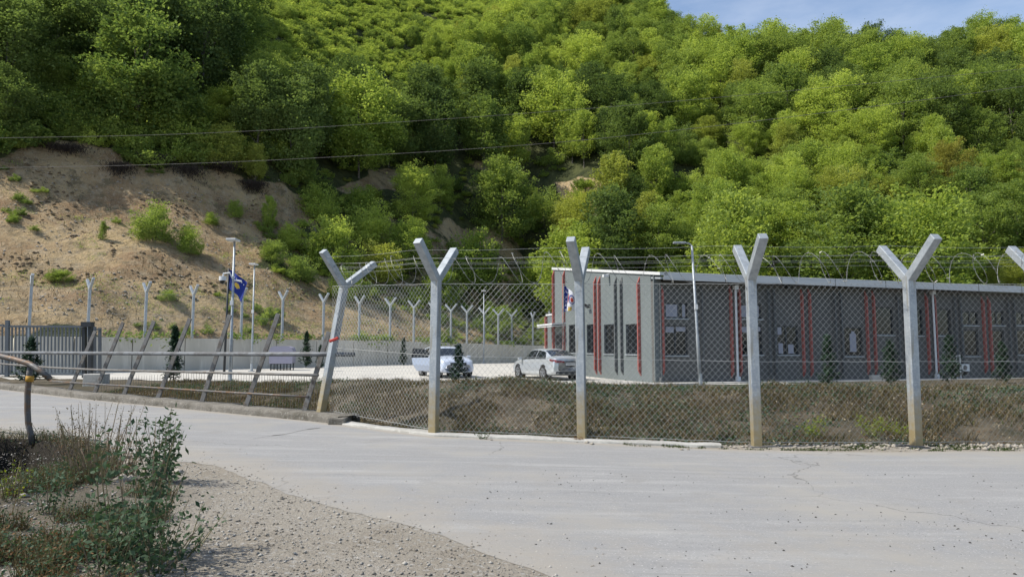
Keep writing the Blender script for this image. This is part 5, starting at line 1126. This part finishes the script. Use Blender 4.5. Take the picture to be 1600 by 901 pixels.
tf = hillpts(7000, 621, lambda X, Y, px, py: (px > -40) & (px < 720) & (py > 270) & (vnoise(X, Y, 2.2, 623) > .45)); V, F = rocks(tf, .17, 9); _c = hillpts(16000, 631, lambda X, Y, px, py: (px > -40) & (px < 560) & (py > 240) & (py < 470) & ((vnoise(X, Y, 2.4, 633) * .6 + vnoise(X, Y, .8, 635) * .4) > .60)); _v, _f = rocks(_c, .22, 19); npobj('earth_clods', _v, _f, M['clod'], kind='stuff', label='dark clods of earth scattered over the bare bank'); npobj('slope_stones', V, F, M['stone'], kind='stuff', label='pale stones lying on the bare bank')
RL = {190: 'long trailing root clump below the bank top, left of the widest one', 292: 'biggest dark root clump hanging from the middle of the bank top', 395: 'dark root clump at the right end of the bank top under the yellowish tree', 100: 'flat dark turf clump at the far left bank top', 235: 'small dark turf clump between the two trailing root clumps', 340: 'thin dark turf clump right of the biggest root clump'}
for (px, py, wd, dr) in ((190, 262, 1.3, 1.7), (292, 266, 2.0, 2.0), (395, 290, 1.5, 1.2), (100, 234, 2.4, .7), (235, 250, 1.8, .8), (340, 262, 2.2, .8)):
    g = ground_hit(px, py, f=hill, y0=35); q = np.random.default_rng(px); n = 2600
    C = np.stack([g.x + q.normal(size=n) * wd * .42, g.y - .3 + q.normal(size=n) * .5, g.z + .25 - np.abs(q.normal(size=n)) * dr * .5 * (.4 + vnoise(np.arange(n) * .37, np.arange(n) * 0., 3, px))], 1); C[:, 1] = np.minimum(C[:, 1], g.y + .6)
    V, F = leaf_quads(C, q.normal(size=(n, 3)) * .5 + np.array([0, -.8, .3]), q.uniform(.10, .42, n), .16, rg=q, droop=1.6)
    o = npobj('root_clump', V - np.array(tuple(g)), F, M['root'], label=RL[px], cat='roots', group='root clumps hanging from the top of the bare bank'); o.location = g
# rubble at the foot of the fence, pebbles on road and shoulder
g = np.random.default_rng(31); n = 700; X = g.normal(7.0, 2.2, n); Yv = Yfar(X) + g.normal(.42, .24, n); V, F = rocks(np.stack([X, Yv, G(X, Yv) + .01], 1), .068 * g.choice([.4, .7, 1.2], n), 10); npobj('rubble', V, F, M['stone'], kind='stuff', label='pale rubble stones along the foot of the fence')
n = 500; X = g.uniform(-1, 14, n); Yv = Yfar(X) + g.normal(.35, .3, n); V, F = rocks(np.stack([X, Yv, G(X, Yv) + .01], 1), .05, 11); npobj('verge_stones', V, F, M['stone'], kind='stuff', label='small stones strewn along the road edge')
n = 26000; Yv = 3.2 + 8 * g.uniform(0, 1, n) ** 1.4; X = g.uniform(-.85, .35, n) * Yv; k = Yv < Ynear(X) + .1 + g.normal(0, .2, len(X)) + (g.uniform(0, 1, len(X)) < .5) * g.exponential(.55, len(X)); X = X[k]; Yv = Yv[k]; V, F = rocks(np.stack([X, Yv, np.maximum(G(X, Yv), zroad(X) * (Yv > Ynear(X))) + .004], 1), .0115 * g.choice([.6, 1, 1, 2.0], len(X)), 12); npobj('shoulder_gravel', V, F, M['pebble'], kind='stuff', label='gravel stones on the dusty road shoulder')
n = 3200; Yv = g.uniform(3.2, 9, n); X = g.uniform(-.3, .8, n) * Yv; k = (Yv > Ynear(X) + .1) & (vnoise(X, Yv, 1.3, 71) > g.uniform(.2, .9, n)); X = X[k]; Yv = Yv[k]; V, F = rocks(np.stack([X, Yv, zroad(X) + .008], 1), .0085 * g.choice([.6, 1, 1.6], len(X)), 13); npobj('road_grit', V, F, mat('dark_grit', (.06, .055, .05), .9), kind='stuff', label='small dark stones scattered on the asphalt')

# ---------------------------------------------------------------- single plants
def stemplant(name, loc, h, ns, spread, leafm, stemm, leaf, per, seed, label, cat='weed', lo=.1, bend=.35, aspect=.5, group=None, drp=.1):
    g = np.random.default_rng(seed); o = empty(name, loc, 0, label, cat, group); mb = MB(); C = []; Nn = []
    for k in range(ns):
        th = g.uniform(0, 6.28); r0 = g.uniform(0, spread * .35); b = np.array([math.cos(th) * r0, math.sin(th) * r0, -.04]); hh = h * g.uniform(.55, 1.0); t = np.array([math.cos(th) * (r0 + spread * g.uniform(.1, 1) * bend * 2), math.sin(th) * (r0 + spread * g.uniform(.1, 1) * bend * 2), hh]); m = (b + t) / 2 + g.normal(size=3) * .04 * h
        mb.tube([b, m, t], .0035 * (1 + h), 4, r2=.0015)
        for s in g.uniform(lo, 1, per): q = b * (1 - s) ** 2 + 2 * m * s * (1 - s) + t * s * s; C.append(q + g.normal(size=3) * leaf * .7); Nn.append(g.normal(size=3) * .7 + np.array([0, -.2, .8]))
    mb.build('stem', M[stemm], o); C = np.array(C); V, F = leaf_quads(C, np.array(Nn), leaf * g.uniform(.5, 1.25, len(C)), aspect, rg=g, droop=drp); npobj('foliage', V, F, M[leafm], o); return o
def gh(px, py): return ground_hit(px, py, f=G, y0=2.5, y1=60)
stemplant('tall_weed', gh(252, 752), .82, 15, .34, 'weed_dark', 'drystem', .062, 42, 1, 'tall dark green leafy weed at the road edge beyond the dry weeds')
stemplant('tall_weed', gh(212, 868), .98, 15, .38, 'weed_dark', 'drystem', .055, 46, 2, 'tallest bluish green weed in the left foreground with upright stems')
stemplant('tall_weed', gh(168, 896), .42, 10, .30, 'weed', 'drystem', .05, 46, 3, 'bushy green weed left of the tallest weed at the bottom of the view')
stemplant('tall_weed', gh(238, 892), .50, 14, .42, 'weed_dark', 'drystem', .05, 40, 4, 'spreading dark green weed on the gravel right of the tallest weed')
stemplant('tall_weed', gh(288, 862), .28, 8, .50, 'weed_dark', 'drystem', .036, 22, 14, 'thin straggling weed reaching right over the gravel', bend=.7)
stemplant('dry_weed', gh(150, 752), .82, 46, .62, 'drygrass', 'drystem', .024, 26, 5, 'dry brown twiggy weed clump beside the road', cat='dry weed')
stemplant('dry_weed', gh(112, 728), .60, 30, .55, 'rusty_weed', 'drystem', .022, 24, 6, 'reddish dry weed clump near the culvert edge', cat='dry weed')
stemplant('dry_weed', gh(188, 742), .55, 22, .40, 'rusty_weed', 'drystem', .022, 22, 16, 'low rusty dry weed between the twiggy clump and the dark green weed', cat='dry weed')
stemplant('small_weed', gh(78, 800), .38, 10, .22, 'weed', 'drystem', .045, 26, 7, 'small green weed on the edge of the culvert pit')
stemplant('small_weed', gh(20, 780), .45, 9, .3, 'weed_lime', 'drystem', .03, 20, 8, 'thin light green weed hanging over the dark pit')
stemplant('small_weed', gh(757, 686), .11, 8, .13, 'weed_dark', 'drystem', .035, 16, 9, 'small dark weed on the concrete edging by the second fence post')
for k, (px, py, h, l) in enumerate(((1270, 692, .42, 'bright lime green weed at the fence foot right of the middle post'), (1362, 692, .42, 'yellow-topped weed at the fence foot between the two right posts'), (1402, 690, .3, 'small lime weed just behind the right fence post'), (905, 690, .08, 'tiny reddish weed at the foot of the third fence post'))):
    p = gh(px, py - (10 if k < 3 else 0)); stemplant('verge_weed', p, h, 16, .42 if h > .2 else .1, 'weed_lime' if k < 3 else 'rusty_weed', 'drystem', .06 if h > .2 else .03, 24, 20 + k, l, aspect=.3)
# foreground ground cover on the left
g = np.random.default_rng(77); n = 26000; Yv = g.uniform(3.6, 8.6, n); X = g.uniform(-.86, -.44, n) * Yv; nn = vnoise(X, Yv, .5, 91) * .6 + vnoise(X, Yv, .17, 93) * .4
dens = sstep(-.44, -.60, X / Yv) * .16 + sstep(6.5, 4.6, Yv) * .14; k = (nn > .66 - dens) & (G(X, Yv) > -.3); A = np.stack([X, Yv, G(X, Yv)], 1)[k]
th = g.uniform(0, 6.28, 3500); rq = g.normal(1.02, .09, 3500); _a = np.cos(th) * 2.3 * rq; _b = np.sin(th) * 1.0 * rq; XX = -6.35 + _a * -.56 + _b * .83; YY_ = 9.0 + _a * .83 + _b * .56; A = np.concatenate([A, np.stack([XX, YY_, G(XX, YY_)], 1)])
V, F = blades(A, .16, .007, .8, 14); npobj('foreground_grass', V, F, M['drygrass'], kind='stuff', label='straw-coloured grass in the left foreground')
A2 = A[g.uniform(0, 1, len(A)) < .30]; V, F = lowweeds(A2, .045, 9, 15, 1.1); npobj('foreground_leaves', V, F, M['weed'], kind='stuff', label='low green leaves in the left foreground')
A3 = A[(vnoise(A[:, 0], A[:, 1], .6, 95) > .62)]; A3 = A3[g.uniform(0, 1, len(A3)) < .13]; V, F = lowweeds(A3, .05, 7, 16, .9); npobj('foreground_rusty_leaves', V, F, M['rusty_weed'], kind='stuff', label='rust-coloured dry leaves in the left foreground')
# rocks round the pit
n = 260; th = g.uniform(0, 6.28, n); X = -5.9 + np.cos(th) * g.uniform(.8, 2.2, n); Yv = 7.9 + np.sin(th) * g.uniform(.5, 1.8, n); V, F = rocks(np.stack([X, Yv, G(X, Yv) + .01], 1), .11, 17); npobj('pit_stones', V, F, M['stone'], kind='stuff', label='broken stones around the culvert pit')
# conifers and young trees of the yard
def conifer(loc, h, w_, seed, label, group=None):
    g = np.random.default_rng(seed); o = empty('young_conifer', loc, 0, label, 'conifer', group); mb = MB().tube([(0, 0, -.1), (0, 0, h)], .03, 6, r2=.008); C = []; Nn = []
    for k in range(int(60 * h)):
        t = g.uniform(.04, 1); th = g.uniform(0, 6.28); L = w_ / 2 * (1.06 - t) ** .8 * g.uniform(.6, 1.25); a = np.array([0, 0, h * t]); b = a + np.array([math.cos(th) * L, math.sin(th) * L, L * .45]); mb.tube([a, b], .008, 3, False, r2=.003)
        s = g.uniform(.2, 1.0, 16)[:, None]; q = a * (1 - s) + b * s + g.normal(size=(16, 3)) * .045; C.append(q); Nn.append(g.normal(size=(16, 3)) * .6 + np.array([math.cos(th) * .3, math.sin(th) * .3, .8]))
    mb.build('trunk', M['bark'], o); C = np.concatenate(C); V, F = leaf_quads(C, np.concatenate(Nn), g.uniform(.07, .17, len(C)), .4, rg=g); npobj('crown', V, F, M['conifer'], o); return o
for k, (px, pyt, pyb, wpx, l) in enumerate(((1295, 528, 600, 34, 'young conifer on the grass strip left of the window with the pale figure'), (1392, 535, 599, 36, 'young conifer behind the right fence post'), (1487, 528, 597, 38, 'young conifer beside the white rack at the long wall'), (1568, 538, 594, 28, 'rightmost young conifer in front of the long wall'))):
    Yv = 28.0 + (px - 1295) * .012; p = at(px, pyb, Yv); z = float(G(p.x, Yv)); conifer((p.x, Yv, z), (pyb - pyt) * Yv / FPX + .15, wpx * Yv / FPX, 700 + k, l)
for k, (px, pyt, pyb, wpx, Yv, l) in enumerate(((272, 511, 573, 28, 27.5, 'feathery young conifer behind the leaning railing posts'), (716, 540, 592, 30, 29.0, 'young conifer standing in front of the white crossover car'), (478, 518, 572, 24, 50, 'young tree in front of the retaining wall near the lilac container'), (630, 528, 565, 14, 56, 'small dark shrub in front of the wall left of the white car'), (500, 540, 572, 12, 50, 'little shrub against the wall left of the leaning fence post'), (45, 528, 600, 44, 27, 'thin leafy young tree in front of the gate'))):
    p = at(px, pyb, Yv); z = float(G(p.x, Yv)); top = at(px, pyt, Yv); conifer((p.x, Yv, z), top.z - z, wpx * Yv / FPX, 720 + k, l)
# creepers hanging over the wall
C = []; gq = np.random.default_rng(811)
for k in range(150):
    x = gq.uniform(-24, 5); y = float(Yfoot(x)); n = float(vnoise(np.array(x), np.array(0.), 2.2, 813)) 
    if n < .45: continue
    L = gq.uniform(.1, .9) * (n - .3) * 1.6
    q = np.stack([x + gq.normal(size=30) * .35, y - .28 + gq.normal(size=30) * .06 + gq.uniform(0, .4, 30), wt(x) + .15 - gq.uniform(-.25, L, 30)], 1); C.append(q)
C = np.concatenate(C); V, F = leaf_quads(C, gq.normal(size=C.shape) * .5 + np.array([.2, -.8, .6]), gq.uniform(.1, .26, len(C)), rg=gq); npobj('creepers', V, F, LEAF['mid'], kind='stuff', label='green creepers spilling over the retaining wall top')
# a strip of concrete walk beside the lawn, long dark crack and patches on the road
mb = MB(); ck = [(395, 686), (425, 681), (445, 679), (462, 675), (480, 671), (500, 669)]
for (a, b) in zip(ck[:-1], ck[1:]):
    A = gh(*a); B = gh(*b); A.z = float(zroad(A.x)) + .011; B.z = float(zroad(B.x)) + .011; w2 = .035 if a[0] > 420 else .012; mb.poly([(A.x, A.y - w2, A.z), (B.x, B.y - w2 * .8, B.z), (B.x, B.y + w2 * .8, B.z), (A.x, A.y + w2, A.z)])
mb.build('road_crack', mat('crack_tar', (.07, .065, .06), .9), kind='structure')
